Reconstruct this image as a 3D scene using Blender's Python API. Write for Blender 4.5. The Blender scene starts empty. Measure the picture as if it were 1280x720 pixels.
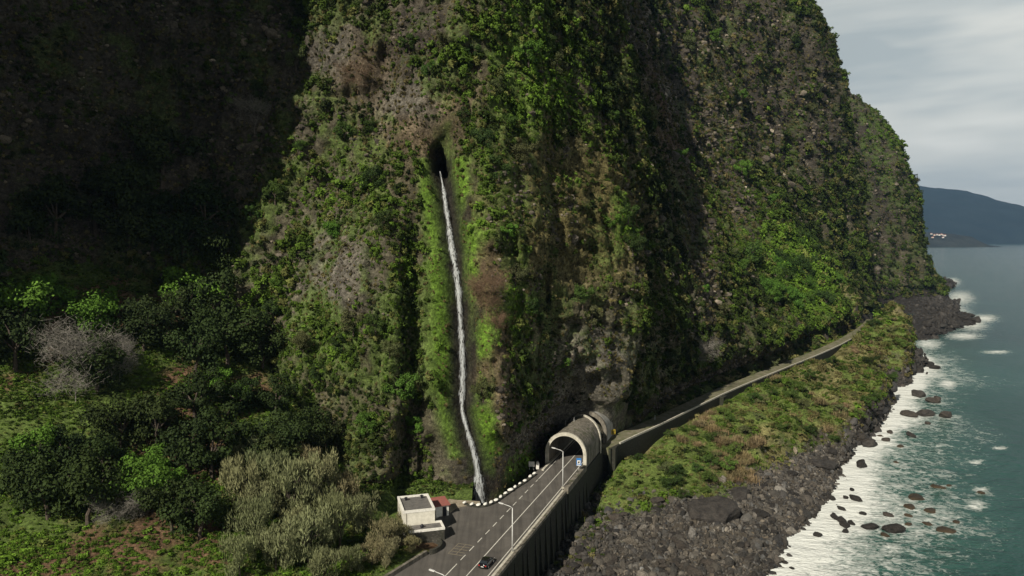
import bpy, bmesh, math, random
import numpy as np
from mathutils import Vector, Matrix
from mathutils.bvhtree import BVHTree
random.seed(7); rng = np.random.default_rng(7)
R = math.radians
scene = bpy.context.scene
col = scene.collection

# ------------------------------------------------------------------ camera, sky, sun, exposure
F = 900.0; PITCH = math.atan(64/900); CAMZ = 75.0
cam = bpy.data.cameras.new('camera'); cam.sensor_width = 36; cam.lens = F/1280*36
cam.clip_start = 1; cam.clip_end = 60000
camo = bpy.data.objects.new('camera', cam); col.objects.link(camo)
camo.location = (0, 0, CAMZ); camo.rotation_euler = (math.pi/2-PITCH, 0, 0)
scene.camera = camo
SUN_EL, SUN_AZ = R(37), (-0.55, -0.835)          # the sun stands to the left of and behind the camera
SUN_STRENGTH, SKY_STRENGTH = 5.0, 0.10
scene.view_settings.view_transform = 'Standard'; scene.view_settings.look = 'None'
scene.view_settings.exposure = 0.22; scene.view_settings.gamma = 1.0
scene.view_settings.use_curve_mapping = False
sd = Vector((SUN_AZ[0]*math.cos(SUN_EL), SUN_AZ[1]*math.cos(SUN_EL), math.sin(SUN_EL))).normalized()
sun = bpy.data.lights.new('sun', 'SUN'); sun.energy = SUN_STRENGTH; sun.angle = R(0.5); sun.color = (1, .93, .80)
suno = bpy.data.objects.new('sun', sun); col.objects.link(suno)
suno.rotation_euler = sd.to_track_quat('Z', 'Y').to_euler(); suno.location = (-200, -200, 400)

world = bpy.data.worlds.new('World'); scene.world = world; world.use_nodes = True
class NT:
    def __init__(s, nt): s.nt = nt
    def n(s, t, **kw):
        nd = s.nt.nodes.new(t)
        for k, v in kw.items():
            if k.startswith('_'): nd.inputs[k[1:].replace('_', ' ')].default_value = v
            else: setattr(nd, k, v)
        return nd
    def l(s, a, b): s.nt.links.new(a, b)
    def ramp(s, fac, stops):
        nd = s.nt.nodes.new('ShaderNodeValToRGB'); cr = nd.color_ramp
        while len(cr.elements) < len(stops): cr.elements.new(.5)
        for e, (p, c) in zip(cr.elements, stops):
            e.position = p; e.color = (c, c, c, 1) if not hasattr(c, '__len__') else tuple(c)+(1,)
        s.l(fac, nd.inputs[0]); return nd.outputs[0]
    def mix(s, fac, a, b, mode='MIX'):
        nd = s.nt.nodes.new('ShaderNodeMix'); nd.data_type = 'RGBA'; nd.blend_type = mode
        for v, i in ((fac, 0), (a, 6), (b, 7)):
            if hasattr(v, 'is_linked'): s.l(v, nd.inputs[i])
            else: nd.inputs[i].default_value = v if i == 0 else ((v, v, v, 1) if not hasattr(v, '__len__') else tuple(v)[:3]+(1,))
        return nd.outputs[2]
    def math(s, op, a, b=0.0):
        nd = s.nt.nodes.new('ShaderNodeMath'); nd.operation = op
        for v, i in ((a, 0), (b, 1)):
            if hasattr(v, 'is_linked'): s.l(v, nd.inputs[i])
            else: nd.inputs[i].default_value = v
        return nd.outputs[0]
    def noise(s, vec, scale, detail=5, rough=.55, dist=0.0):
        nd = s.nt.nodes.new('ShaderNodeTexNoise'); nd.inputs['Scale'].default_value = scale
        nd.inputs['Detail'].default_value = detail; nd.inputs['Roughness'].default_value = rough
        nd.inputs['Distortion'].default_value = dist
        if vec is not None: s.l(vec, nd.inputs['Vector'])
        return nd.outputs[0]
    def mapping(s, vec, scale=(1, 1, 1), rot=(0, 0, 0), loc=(0, 0, 0)):
        nd = s.nt.nodes.new('ShaderNodeMapping'); nd.inputs['Scale'].default_value = scale
        nd.inputs['Rotation'].default_value = rot; nd.inputs['Location'].default_value = loc
        s.l(vec, nd.inputs['Vector']); return nd.outputs[0]
wt = world.node_tree; wt.nodes.clear(); w = NT(wt)
sky = w.n('ShaderNodeTexSky', sky_type='NISHITA', sun_disc=False, sun_elevation=SUN_EL,
          sun_rotation=math.atan2(sd.x, sd.y))
tc = w.n('ShaderNodeTexCoord').outputs['Generated']
sep = w.n('ShaderNodeSeparateXYZ'); w.l(tc, sep.inputs[0])
cl = w.noise(w.mapping(tc, (1.1, 1.1, 4.2), (0, R(24), 0)), 1.9, 4, .5, .25)
cl2 = w.noise(w.mapping(tc, (1.2, 1.2, 9), (0, R(12), 0), (3, 1, 0)), 2.2, 4, .5, .2)
tone = w.ramp(cl, [(0.40, (4.7, 5.2, 5.2)), (0.5, (7.1, 7.2, 6.7)), (0.60, (10.0, 9.8, 9.0))])
tone = w.mix(w.ramp(cl2, [(.42, 0.0), (.62, .55)]), tone, (8.9, 8.8, 8.0))
# cloud deck: bright low over the sea, dimmed overhead and inland to cut fill
hi = w.ramp(sep.outputs[2], [(0.0, 1.0), (0.36, .9), (0.55, .12), (1.0, .05)])
tone = w.mix(1.0, tone, hi, 'MULTIPLY')
side = w.ramp(sep.outputs[0], [(0.0, .04), (0.12, .2), (0.36, .9), (.6, 1.0)])
tone = w.mix(1.0, tone, side, 'MULTIPLY')
skc = w.mix(.97, sky.outputs[0], tone)
bg = w.n('ShaderNodeBackground', _Strength=SKY_STRENGTH); w.l(skc, bg.inputs[0])
wo = w.n('ShaderNodeOutputWorld'); w.l(bg.outputs[0], wo.inputs[0])

# ------------------------------------------------------------------ helpers
cp, sp = math.cos(PITCH), math.sin(PITCH)
def ray(px, py):
    a, b = (px-640)/F, (360-py)/F
    return Vector((a, cp + b*sp, -sp + b*cp))
def at_z(px, py, z):
    d = ray(px, py); t = (z-CAMZ)/d.z; return Vector((d.x*t, d.y*t, z))
def at_y(px, py, y):
    d = ray(px, py); t = y/d.y; return Vector((d.x*t, y, CAMZ+d.z*t))
def project(P):
    P = np.asarray(P, float); y = P[..., 1]; z = P[..., 2]-CAMZ
    dep = y*cp - z*sp; up = y*sp + z*cp; dep = np.where(dep > .5, dep, .5)
    return 640+F*P[..., 0]/dep, 360-F*up/dep
def h3(ix, iy, iz):
    x = (ix.astype(np.int64)*374761393 + iy.astype(np.int64)*668265263 + iz.astype(np.int64)*2147483647) & 0xffffffff
    x = ((x ^ (x >> 13))*1274126177) & 0xffffffff; x = ((x ^ (x >> 15))*2246822519) & 0xffffffff
    return ((x ^ (x >> 16)) & 0xffffff)/float(0xffffff)
def vn(p):
    i = np.floor(p); f = p-i; f = f*f*(3-2*f); i = i.astype(np.int64); r = 0
    for a in (0, 1):
        for b in (0, 1):
            for c in (0, 1):
                wgt = (f[..., 0] if a else 1-f[..., 0])*(f[..., 1] if b else 1-f[..., 1])*(f[..., 2] if c else 1-f[..., 2])
                r = r + wgt*h3(i[..., 0]+a, i[..., 1]+b, i[..., 2]+c)
    return r*2-1
def fbm(P, sc, o=4, seed=0.0, g=.5):
    p = np.asarray(P, float)/np.asarray(sc, float) + seed; r = 0; a = 1; s = 0
    for k in range(o):
        r = r + a*vn(p); s += a; a *= g; p = p*2.03+17.1
    return r/s
def ridged(P, sc, o=3, seed=0.0):
    p = np.asarray(P, float)/np.asarray(sc, float) + seed; r = 0; a = 1; s = 0
    for k in range(o):
        r = r + a*(1-2*np.abs(vn(p))); s += a; a *= .5; p = p*2.07+9.3
    return r/s
def sstep(x, a, b):
    t = np.clip((x-a)/(b-a), 0, 1); return t*t*(3-2*t)
def mesh(name, V, Fc, mat=None, smooth=False):
    me = bpy.data.meshes.new(name)
    if isinstance(V, np.ndarray) and isinstance(Fc, np.ndarray):
        n, k = Fc.shape
        me.vertices.add(len(V)); me.vertices.foreach_set('co', V.astype(np.float32).ravel())
        me.loops.add(n*k); me.loops.foreach_set('vertex_index', Fc.astype(np.int32).ravel())
        me.polygons.add(n); me.polygons.foreach_set('loop_start', (np.arange(n)*k).astype(np.int32))
        me.polygons.foreach_set('loop_total', np.full(n, k, np.int32)); me.update(calc_edges=True)
    else:
        me.from_pydata([tuple(v) for v in V], [], [tuple(f) for f in Fc]); me.update()
    if smooth: me.polygons.foreach_set('use_smooth', [True]*len(me.polygons))
    if mat: me.materials.append(mat)
    return me
def link(name, me, parent=None, **kw):
    o = bpy.data.objects.new(name, me); col.objects.link(o)
    if parent is not None: o.parent = parent
    for k, v in kw.items(): o[k] = v
    return o
def tag(o, label, cat, group=None):
    o['label'] = label; o['category'] = cat
    if group: o['group'] = group
    return o
def thing(name, label, cat, loc=(0, 0, 0), rz=0, group=None):
    o = bpy.data.objects.new(name, None); col.objects.link(o); o.location = loc; o.rotation_euler = (0, 0, rz)
    o.empty_display_size = .3
    return tag(o, label, cat, group)
def copy_tree(o, parent=None):
    c = o.copy(); col.objects.link(c); c.parent = parent
    for ch in list(o.children): copy_tree(ch, c)
    return c
def grid(P):
    m, n = P.shape[:2]; idx = np.arange(m*n).reshape(m, n)
    Fc = np.stack([idx[:-1, :-1], idx[:-1, 1:], idx[1:, 1:], idx[1:, :-1]], -1).reshape(-1, 4)
    return P.reshape(-1, 3), Fc
def setcol(me, name, C):
    a = me.color_attributes.new(name, 'FLOAT_COLOR', 'POINT')
    C = np.concatenate([C, np.ones((len(C), 1))], 1).astype(np.float32); a.data.foreach_set('color', C.ravel())
def setf(me, name, v):
    a = me.attributes.new(name, 'FLOAT', 'POINT'); a.data.foreach_set('value', np.asarray(v, np.float32))
class MB:
    def __init__(s): s.v = []; s.f = []
    def add(s, V, Fc):
        b = len(s.v); s.v += [tuple(v) for v in V]; s.f += [tuple(i+b for i in f) for f in Fc]; return s
    def box(s, x0, x1, y0, y1, z0, z1, M=None):
        V = [Vector(p) for p in ((x0,y0,z0),(x1,y0,z0),(x1,y1,z0),(x0,y1,z0),(x0,y0,z1),(x1,y0,z1),(x1,y1,z1),(x0,y1,z1))]
        if M: V = [M @ v for v in V]
        return s.add(V, [(3,2,1,0),(4,5,6,7),(0,1,5,4),(1,2,6,5),(2,3,7,6),(3,0,4,7)])
    def tube(s, pts, rad, n=8, cap=True):
        pts = [Vector(p) for p in pts]; V = []; Fc = []
        rad = rad if hasattr(rad, '__len__') else [rad]*len(pts)
        for i, p in enumerate(pts):
            t = (pts[min(i+1, len(pts)-1)]-pts[max(i-1, 0)]).normalized()
            a = t.cross(Vector((0, 0, 1)) if abs(t.z) < .9 else Vector((1, 0, 0))).normalized(); b = t.cross(a)
            for k in range(n):
                an = 2*math.pi*k/n; V.append(p + (a*math.cos(an)+b*math.sin(an))*rad[i])
        for i in range(len(pts)-1):
            for k in range(n):
                Fc.append((i*n+k, i*n+(k+1) % n, (i+1)*n+(k+1) % n, (i+1)*n+k))
        if cap: Fc += [tuple(range(n))[::-1], tuple(range((len(pts)-1)*n, len(pts)*n))]
        return s.add(V, Fc)
    def me(s, name, mat, smooth=False, bevel=0):
        m = mesh(name, s.v, s.f, mat, smooth)
        if bevel:
            bm = bmesh.new(); bm.from_mesh(m)
            bmesh.ops.bevel(bm, geom=[e for e in bm.edges], offset=bevel, segments=1, affect='EDGES'); bm.to_mesh(m); bm.free()
        return m

# ------------------------------------------------------------------ materials
def material(name, rough=.8, spec=.3):
    m = bpy.data.materials.new(name); m.use_nodes = True; t = NT(m.node_tree)
    b = m.node_tree.nodes['Principled BSDF']; b.inputs['Roughness'].default_value = rough
    b.inputs['Specular IOR Level'].default_value = spec
    return m, t, b
def obj_co(t): return t.n('ShaderNodeTexCoord').outputs['Object']
def geo_co(t): return t.n('ShaderNodeNewGeometry').outputs['Position']
def bump(t, b, h, strength, dist):
    nd = t.n('ShaderNodeBump', _Strength=strength, _Distance=dist); t.l(h, nd.inputs['Height']); t.l(nd.outputs[0], b.inputs['Normal'])
def plain(name, c1, c2=None, scale=1.0, rough=.8, spec=.3, bmp=0, det=6):
    m, t, b = material(name, rough, spec); c2 = c2 or tuple(x*.6 for x in c1)
    n = t.noise(geo_co(t), scale, det, .6)
    t.l(t.mix(t.ramp(n, [(.35, 0.0), (.65, 1.0)]), c1, c2), b.inputs['Base Color'])
    if bmp: bump(t, b, n, .8, bmp)
    return m
def terrain_mat(name, fine=1.2, bmp=.35):
    m, t, b = material(name, .9, .15); a = t.n('ShaderNodeAttribute', attribute_name='alb').outputs['Color']
    co = geo_co(t); n1 = t.noise(co, fine, 6, .7); n2 = t.noise(co, fine*4.3, 4, .7)
    v = t.ramp(n1, [(.3, .32), (.5, 1.0), (.68, 2.0)]); v2 = t.ramp(n2, [(.32, .5), (.68, 1.6)])
    t.l(t.mix(1.0, t.mix(1.0, a, v, 'MULTIPLY'), v2, 'MULTIPLY'), b.inputs['Base Color'])
    bump(t, b, t.math('ADD', n1, t.math('MULTIPLY', n2, .35)), 1.0, bmp)
    return m
def leaf_mat(name, kind='INSTANCER', trans=.12):
    m, t, b = material(name, .75, .08)
    if kind: a = t.n('ShaderNodeAttribute', attribute_name='tint', attribute_type=kind).outputs['Color']
    n = t.noise(geo_co(t), .9, 3, .7)
    v = t.ramp(n, [(.3, .55), (.5, 1.0), (.72, 1.6)])
    c = t.mix(1.0, a, v, 'MULTIPLY'); t.l(c, b.inputs['Base Color'])
    return m
M_cliff = terrain_mat('cliff_rock', 1.0, .6)
M_ground = terrain_mat('ground_cover', 1.6, .25)
M_leafI = leaf_mat('scattered_leaves'); M_leafO = leaf_mat('tree_leaves', 'OBJECT')
M_bark = plain('bark', (.10, .08, .06), (.04, .03, .025), 3, .9)
M_pale = plain('bare_twigs', (.26, .24, .21), (.14, .13, .11), 2, .9)
M_brown = plain('dry_twigs', (.20, .13, .08), (.11, .07, .045), 2, .9)

ROT_ = math.atan2(.934, .357)-math.pi/2
def asphalt():
    m, t, b = material('asphalt', .85, .25); co = geo_co(t)
    n = t.noise(co, .35, 5, .6); n2 = t.noise(co, 14, 3, .7)
    c = t.mix(t.ramp(n, [(.3, 0.0), (.7, 1.0)]), (.085, .078, .070), (.115, .105, .093))
    c = t.mix(1.0, c, t.ramp(n2, [(.3, .8), (.7, 1.2)]), 'MULTIPLY')
    n3 = t.noise(t.mapping(co, (1.1, .045, 1), (0, 0, -ROT_)), 1.0, 4, .6); c = t.mix(1.0, c, t.ramp(n3, [(.32, .72), (.55, 1.05), (.7, 1.15)]), 'MULTIPLY')
    vo = t.n('ShaderNodeTexVoronoi', _Scale=.13); t.l(co, vo.inputs['Vector']); c = t.mix(1.0, c, t.ramp(vo.outputs['Color'], [(.3, .9), (.7, 1.06)]), 'MULTIPLY')
    t.l(c, b.inputs['Base Color']); bump(t, b, n2, .3, .02); return m
M_asphalt = asphalt()
M_oldroad = plain('old_road_paving', (.20, .175, .13), (.085, .095, .035), .45, .9)
M_paint = plain('road_paint', (.75, .73, .66), (.55, .53, .47), 2.5, .7)
M_hatch = plain('worn_hatch_paint', (.24, .20, .14), (.15, .13, .10), 3, .8)
def stained_concrete():
    m, t, b = material('stained_concrete', .85, .25); co = geo_co(t); n = t.noise(co, .7, 6, .65); st = t.noise(t.mapping(co, (1.6, 1.6, .1)), 1.0, 5, .7)
    c = t.mix(t.ramp(n, [(.35, 0.0), (.65, 1.0)]), (.25, .225, .185), (.13, .115, .092)); c = t.mix(t.ramp(st, [(.42, 0.0), (.62, .75)]), c, (.05, .048, .036))
    mo = t.noise(co, .35, 4, .7); c = t.mix(t.ramp(mo, [(.55, 0.0), (.68, .6)]), c, (.06, .075, .02)); t.l(c, b.inputs['Base Color']); bump(t, b, n, .8, .05); return m
M_conc = stained_concrete()
M_rim = plain('pale_concrete', (.55, .52, .44), (.36, .34, .28), 1.2, .8)
M_tube_in = plain('tunnel_lining', (.34, .33, .30), (.2, .19, .17), .5, .8)
M_white = plain('white_render', (.70, .67, .58), (.52, .50, .42), .9, .8)
M_whitest = plain('whitewash', (.80, .78, .72), (.62, .60, .54), 2, .8)
M_roofgrey = plain('grey_roof_felt', (.16, .15, .14), (.10, .095, .09), 1.2, .9)
M_red = plain('red_roof_sheet', (.30, .10, .08), (.22, .085, .07), 2, .8)
M_dark = plain('dark_opening', (.012, .013, .018), (.02, .02, .025), 2, .4)
M_galv = plain('galvanised_steel', (.62, .62, .60), (.5, .5, .48), 3, .45, .5)
M_lampglass = plain('lamp_glass', (.8, .8, .78), (.7, .7, .68), 3, .3, .5)
M_blue = plain('sign_blue', (.03, .17, .45), (.03, .15, .40), 3, .5)
M_yellow = plain('yellow_paint', (.55, .40, .03), (.42, .30, .03), 3, .6)
def stonewall(name, a, b_, sx=1.0, streak=0.0):
    m, t, b = material(name, .9, .2); co = geo_co(t)
    vr = t.n('ShaderNodeTexVoronoi', _Scale=1.5*sx); t.l(t.mapping(co, (1, 1, 1.5)), vr.inputs['Vector'])
    c = t.mix(vr.outputs['Color'], a, b_)
    c = t.mix(t.ramp(vr.outputs['Distance'], [(.0, 0.0), (.45, .75)]), c, tuple(x*.35 for x in b_))
    st = t.noise(t.mapping(co, (1, 1, .12)), .9, 4, .7)
    c = t.mix(t.ramp(st, [(.35, 0.0), (.65, streak)]), c, (.03, .035, .02)); t.l(c, b.inputs['Base Color'])
    bump(t, b, vr.outputs['Distance'], -.6, .15); return m
M_stone = stonewall('stone_masonry', (.15, .14, .12), (.08, .075, .065), 1.0, .5)
M_stone2 = stonewall('wall_masonry', (.085, .08, .068), (.045, .042, .036), .8, .8)
def rock_mat(name, a, b_, algae=0.0, inst=False):
    m, t, b = material(name, .75, .35); co = geo_co(t)
    n = t.noise(co, .55, 6, .65); n2 = t.noise(co, 3.2, 5, .7)
    c = t.mix(t.ramp(n, [(.35, 0.0), (.65, 1.0)]), a, b_)
    c = t.mix(1.0, c, t.ramp(n2, [(.3, .6), (.7, 1.5)]), 'MULTIPLY')
    if inst: c = t.mix(1.0, c, t.n('ShaderNodeAttribute', attribute_name='tint', attribute_type='INSTANCER').outputs['Color'], 'MULTIPLY')
    if algae:
        s = t.n('ShaderNodeSeparateXYZ'); t.l(co, s.inputs[0])
        lo = t.ramp(s.outputs[2], [(0.0, 1.0), (.9, 0.0)]); c = t.mix(t.math('MULTIPLY', lo, algae), c, (.075, .048, .022))
    t.l(c, b.inputs['Base Color']); bump(t, b, t.math('ADD', n, n2), 1.0, .5); return m
M_rock = rock_mat('basalt_rubble', (.135, .125, .11), (.07, .064, .057))
M_rubI = rock_mat('loose_stone', (.115, .104, .088), (.062, .055, .047), 0, True); M_rubD = rock_mat('wet_stone', (.05, .045, .04), (.03, .027, .024), 0, True)
M_rockd = rock_mat('dark_basalt', (.034, .030, .027), (.018, .016, .014))
M_rocko = rock_mat('algae_basalt', (.05, .04, .027), (.026, .023, .02), .8)

# ------------------------------------------------------------------ road frame
A_, B_ = at_z(583, 720, 15), at_z(720.5, 567, 15)
RD = Vector((B_.x-A_.x, B_.y-A_.y, 0)).normalized(); RN = Vector((RD.y, -RD.x, 0)); RO = A_.copy()
def rp(s, t, z=15.0): return RO + RD*s + RN*t + Vector((0, 0, z-15))
ROT = math.atan2(RD.y, RD.x)-math.pi/2
_p = (at_z(683, 579, 15)+at_z(732, 585, 15))/2
S_PORT = (_p-RO).dot(RD)
OLD = [at_z(752, 559, 15), at_z(782, 545, 15), at_z(818, 529, 15), at_z(862, 508, 15.2), at_z(905, 488, 15.4), at_z(945, 471.5, 15.6),
       at_z(980, 457.5, 15.8), at_z(1004, 448, 16), at_z(1027, 438.5, 16.2), at_z(1050, 428, 16.4), at_z(1070, 416.5, 16.6),
       at_z(1083, 407, 16.8), at_z(1090, 399.5, 17)]
def catmull(P, n):
    P = np.array(P, float); P = np.vstack([2*P[0]-P[1], P, 2*P[-1]-P[-2]]); out = []; m = len(P)-3
    for q in np.linspace(0, m-1e-9, n):
        i = int(q); t = q-i; a, b, c, d = P[i:i+4]
        out.append(.5*((2*b)+(c-a)*t+(2*a-5*b+4*c-d)*t*t+(3*b-a-3*c+d)*t**3))
    return np.array(out)
OLDC = catmull(OLD, 160)

# ------------------------------------------------------------------ cliff
HL = np.array([-20, 0, 10, 30, 60, 100, 150, 220, 300.])
CP = [ # x, y, inland dir x, y, offsets at HL
 (-330, -120, -1, .1, [-5,0,4,10,18,26,36,50,80]), (-272, -10, -1, .2, [-5,0,4,10,18,26,36,50,80]),
 (-225, 70, -1, .3, [-8,0,4,10,18,26,36,50,80]), (-114, 120, -1, .3, [26,26,26,26,24,14,5,6,24]), (-132, 144, -1, .5, [10,10,12,16,22,20,16,22,50]),  # left spur, out of view, added and shaped to shade the upper-left cliff
 (-112, 170, -.4, .9, [-8,0,5,14,24,34,46,70,110]), (-70, 177, -.08, 1, [-6,0,3,10,18,28,42,66,110]),
 (-32, 171, 0, 1, [-4,0,2,6,12,22,36,60,110]), (-8, 167, 0, 1, [-3,0,1,4,11,20,33,58,110]),
 (3, 184, -.1, 1, [-2,0,-1,-2,2,9,22,50,106]), (8, 198, -.1, 1, [-1,0,-2,-7,-5,2,15,42,100]),
 (15, 209.5, -.2, .98, [-1,0,-2,-9,-7,1,17,46,95]), (29.5, 214, -.3, .95, [0,0,-2,-6,-1,11,27,54,98]),
 (44, 240, -.5, .86, [0,0,-3,-5,0,9,23,50,100]), (74, 284, -.7, .72, [3,3,-4,1,12,27,45,70,110]),
 (116, 336, -.76, .65, [3,3,-4.5,5,20,40,58,82,120]), (152, 384, -.78, .62, [3,3,-4,8,30,56,76,98,132]),
 (200, 452, -.8, .6, [2,2.5,-3.5,8,28,52,74,96,130]), (243, 524, -.82, .57, [-8,0,2,9,22,38,56,78,114]),
 (292, 588, -.9, .42, [-16,0,4,10,19,28,36,50,82]), (322, 640, -1, .2, [-10,0,3,8,15,23,31,44,80]),
 (332, 710, -1, .1, [-8,0,4,12,22,34,46,66,110]), (400, 790, -.98, .2, [-8,0,5,12,22,32,44,80,260]),
 (490, 835, -1, .15, [-10,0,8,13,20,29,45,96,270]), (527, 885, -1, .1, [-10,0,12,21,32,42,58,108,270]),
 (520, 960, -1, 0, [-8,0,8,14,20,30,50,90,260]), (600, 1150, -1, .2, [-8,0,8,14,24,40,60,100,240]),
 (700, 1400, -1, .2, [-8,0,8,14,24,40,60,100,240])]
arr = np.array([[c[0], c[1], c[2], c[3]]+c[4] for c in CP], float)
fine = catmull(arr, 6000)
seg = np.linalg.norm(np.diff(fine[:, :2], axis=0), axis=1); L = np.r_[0, np.cumsum(seg)]
us = [0.0]
while us[-1] < L[-1]:
    q = np.array([np.interp(us[-1], L, fine[:, 0]), np.interp(us[-1], L, fine[:, 1])])
    inview = q[1] > 120 and abs(q[0])/q[1] < .8
    us.append(us[-1] + (max(.75, .0042*np.linalg.norm(q)) if inview else 3.5))
us = np.array(us[:-1]); CT = np.stack([np.interp(us, L, fine[:, k]) for k in range(fine.shape[1])], 1)
zs = np.r_[np.arange(-18, 150, .8), np.arange(150, 300, 1.6)]
def hermite(x, X, Y):  # Y (n,k): smooth in x
    d = np.gradient(Y, X, axis=1); out = np.zeros((Y.shape[0], len(x)))
    for j, q in enumerate(x):
        i = min(max(np.searchsorted(X, q)-1, 0), len(X)-2); h = X[i+1]-X[i]; t = (q-X[i])/h
        out[:, j] = (2*t**3-3*t**2+1)*Y[:, i]+(t**3-2*t**2+t)*h*d[:, i]+(-2*t**3+3*t**2)*Y[:, i+1]+(t**3-t**2)*h*d[:, i+1]
    return out
OFF = hermite(zs, HL, CT[:, 4:])
D2 = CT[:, 2:4]/np.linalg.norm(CT[:, 2:4], axis=1)[:, None]
P0 = np.zeros((len(us), len(zs), 3))
P0[..., 0] = CT[:, 0:1]+D2[:, 0:1]*OFF; P0[..., 1] = CT[:, 1:2]+D2[:, 1:2]*OFF; P0[..., 2] = 15+zs[None, :]
# gully course of the waterfall (x as a function of z)
WF = [(550, 214), (556, 250), (563, 300), (570, 345), (575.5, 400), (578.5, 470), (577, 510), (583, 535), (593, 570), (598, 600), (600, 628)]
wfz, wfx = [], []
for (a, b) in WF:
    y = 180 - (b-214)/414*16; p = at_y(a, b, y); wfz.append(p.z); wfx.append(p.x)
wfz = np.array(wfz[::-1]); wfx = np.array(wfx[::-1])
def displaced(P):
    x, y, z = P[..., 0], P[..., 1], P[..., 2]
    dist = np.sqrt(x*x+y*y); k = 1 + .9*sstep(dist, 350, 800)
    d = 5.5*fbm(P, (48, 48, 150), 3, 3.1)*k
    d = d + 2.6*k*ridged(P, (17, 17, 70), 3, 8.7)
    d = d + 2.6*k*fbm(P, (12, 12, 16), 3, 1.3)
    d = d + 1.9*k*ridged(P, (5.5, 5.5, 8), 3, 5.9) + 1.5*k*(sstep(fbm(P, (7, 7, 12), 2, 77.), -.12, .12)-.5)
    d = d + .8*k*fbm(P, 1.9, 3, 4.4)
    q = (z + 3*fbm(P, 22, 2, 9.))/6.5; fr = q-np.floor(q)
    d = d + .9*(1-sstep(dist, 330, 480))*(sstep(fr, 0, .25)-sstep(fr, .75, 1.0))*sstep(fbm(P, 30, 2, 6.6), -.2, .3)
    near = (y < 260) & (x > -75) & (x < 75)
    # waterfall gully, side walls and the dark pothole above it
    xg = np.interp(z, wfz, wfx); dx = x-xg; inz = sstep(z, 5, 14)*(1-sstep(z, 98, 108)); mk = near*np.exp(-(dx/7.5)**2)
    d = d*(1-.75*mk*inz) - 4.6*np.exp(-(dx/3.1)**2)*inz*near
    c = at_y(546, 196, 182); hq = ((x-c.x+1.4*fbm(P, 4, 3, 3.)+.25*(z-c.z))/1.9)**2+((z-c.z+1)/4.6)**2; d = d - 9*(1-sstep(hq+.5*fbm(P, 2, 3, 13.), .3, 1.5))*near
    # rib left of the fall that throws the long vertical shadow, and the one that ends the lit face
    xr = -27.5+1.6*fbm(P, 12, 2, 55.); rb = sstep(x, xr-30, xr-6)*(1-sstep(x, xr, xr+2.6)); d = d + 9.5*rb*near*(1-sstep(z, 66, 90))
    xr = -52.; rb = sstep(x, xr-12, xr)*(1-sstep(x, xr+.5, xr+4)); d = d + 4.0*rb*near*sstep(z, 20, 30)*(1-sstep(z, 50, 75))
    xr = 8-.05*(z-60); rb = sstep(x, xr-6, xr)*(1-sstep(x, xr+.5, xr+4)); d = d + 2.5*rb*near*sstep(z, 60, 75)*(1-sstep(z, 115, 130))
    # slanting ledge on the bare face
    c = at_y(740, 290, 205); l = (z-c.z)+(x-c.x)*.45; d = d + 1.8*(sstep(l, -5, -1)*(1-sstep(l, 0, 1.2)))*near*np.exp(-((x-c.x)/14)**2)
    dg = np.exp(-((x-28)/26)**2-((z-82)/34)**2)*(y < 275); q = (z+.42*x+3*fbm(P, 9, 3, 2.))/4.6; fr = q-np.floor(q); d = d + 3.4*dg*(fr-.5)*sstep(fbm(P, 16, 2, 33.), -.35, .1)
    sp_ = (x < -95)*(y < 160); d = d + sp_*(5*fbm(P, (16, 16, 24), 3, 91.)+4*ridged(P, 9, 3, 95.))
    # keep the road corridor, the tube and the old road clear
    s = (x-RO.x)*RD.x+(y-RO.y)*RD.y; t = (x-RO.x)*RN.x+(y-RO.y)*RN.y
    low = 1-sstep(z, 23, 30); d = np.where((s > S_PORT-40) & (s < S_PORT+45) & (t > -30) & (t < 30), d*(1-.8*low)-1.2*low, d)
    d = np.where(z < 19, np.minimum(d, .6), d)*1.0
    return d
DD = displaced(P0)
PC = P0.copy(); PC[..., 0] -= D2[:, 0:1]*DD; PC[..., 1] -= D2[:, 1:2]*DD
PC[..., 2] += .9*fbm(P0, (3, 3, 3), 2, 12.)
Vc, Fcl = grid(PC)
keep = None
cliff_me = mesh('cliff', Vc, Fcl, M_cliff)
bvh = BVHTree.FromPolygons([tuple(v) for v in Vc], [tuple(f) for f in Fcl[:, ::-1]])
def hit(px, py):
    d = ray(px, py).normalized(); h = bvh.ray_cast(Vector((0, 0, CAMZ)), d, 5000)
    return h[0], h[1]

# zones of look on the cliff, each a soft ellipsoid round a point of the rock face
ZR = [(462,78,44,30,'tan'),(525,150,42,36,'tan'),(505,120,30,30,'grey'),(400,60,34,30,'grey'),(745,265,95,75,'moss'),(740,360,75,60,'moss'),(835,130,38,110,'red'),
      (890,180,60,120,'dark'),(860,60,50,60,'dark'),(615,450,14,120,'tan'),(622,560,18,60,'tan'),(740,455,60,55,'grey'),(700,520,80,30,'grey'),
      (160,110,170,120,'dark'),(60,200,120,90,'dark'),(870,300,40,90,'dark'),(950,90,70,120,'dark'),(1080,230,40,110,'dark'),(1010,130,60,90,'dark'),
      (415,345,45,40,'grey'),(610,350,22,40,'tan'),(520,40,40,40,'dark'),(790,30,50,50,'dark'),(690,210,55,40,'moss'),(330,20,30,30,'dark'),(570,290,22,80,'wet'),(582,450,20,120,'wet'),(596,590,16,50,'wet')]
ZG = [(680,85,55,60,1.0),(780,280,26,34,1.0),(1005,345,62,55,1.2),(940,300,60,50,.5),(420,420,85,70,.55),(440,240,95,100,.35),(610,250,30,60,.4),(655,385,20,40,.9),
      (560,360,16,130,.9),(600,420,15,190,1.2),(545,430,22,60,.8),(490,380,30,60,.4),(570,60,120,70,.25),(340,330,50,90,.3),(620,100,80,60,.45),(1105,170,30,50,.6),
      (640,590,20,25,1.3),(520,230,20,60,.3)]
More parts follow.
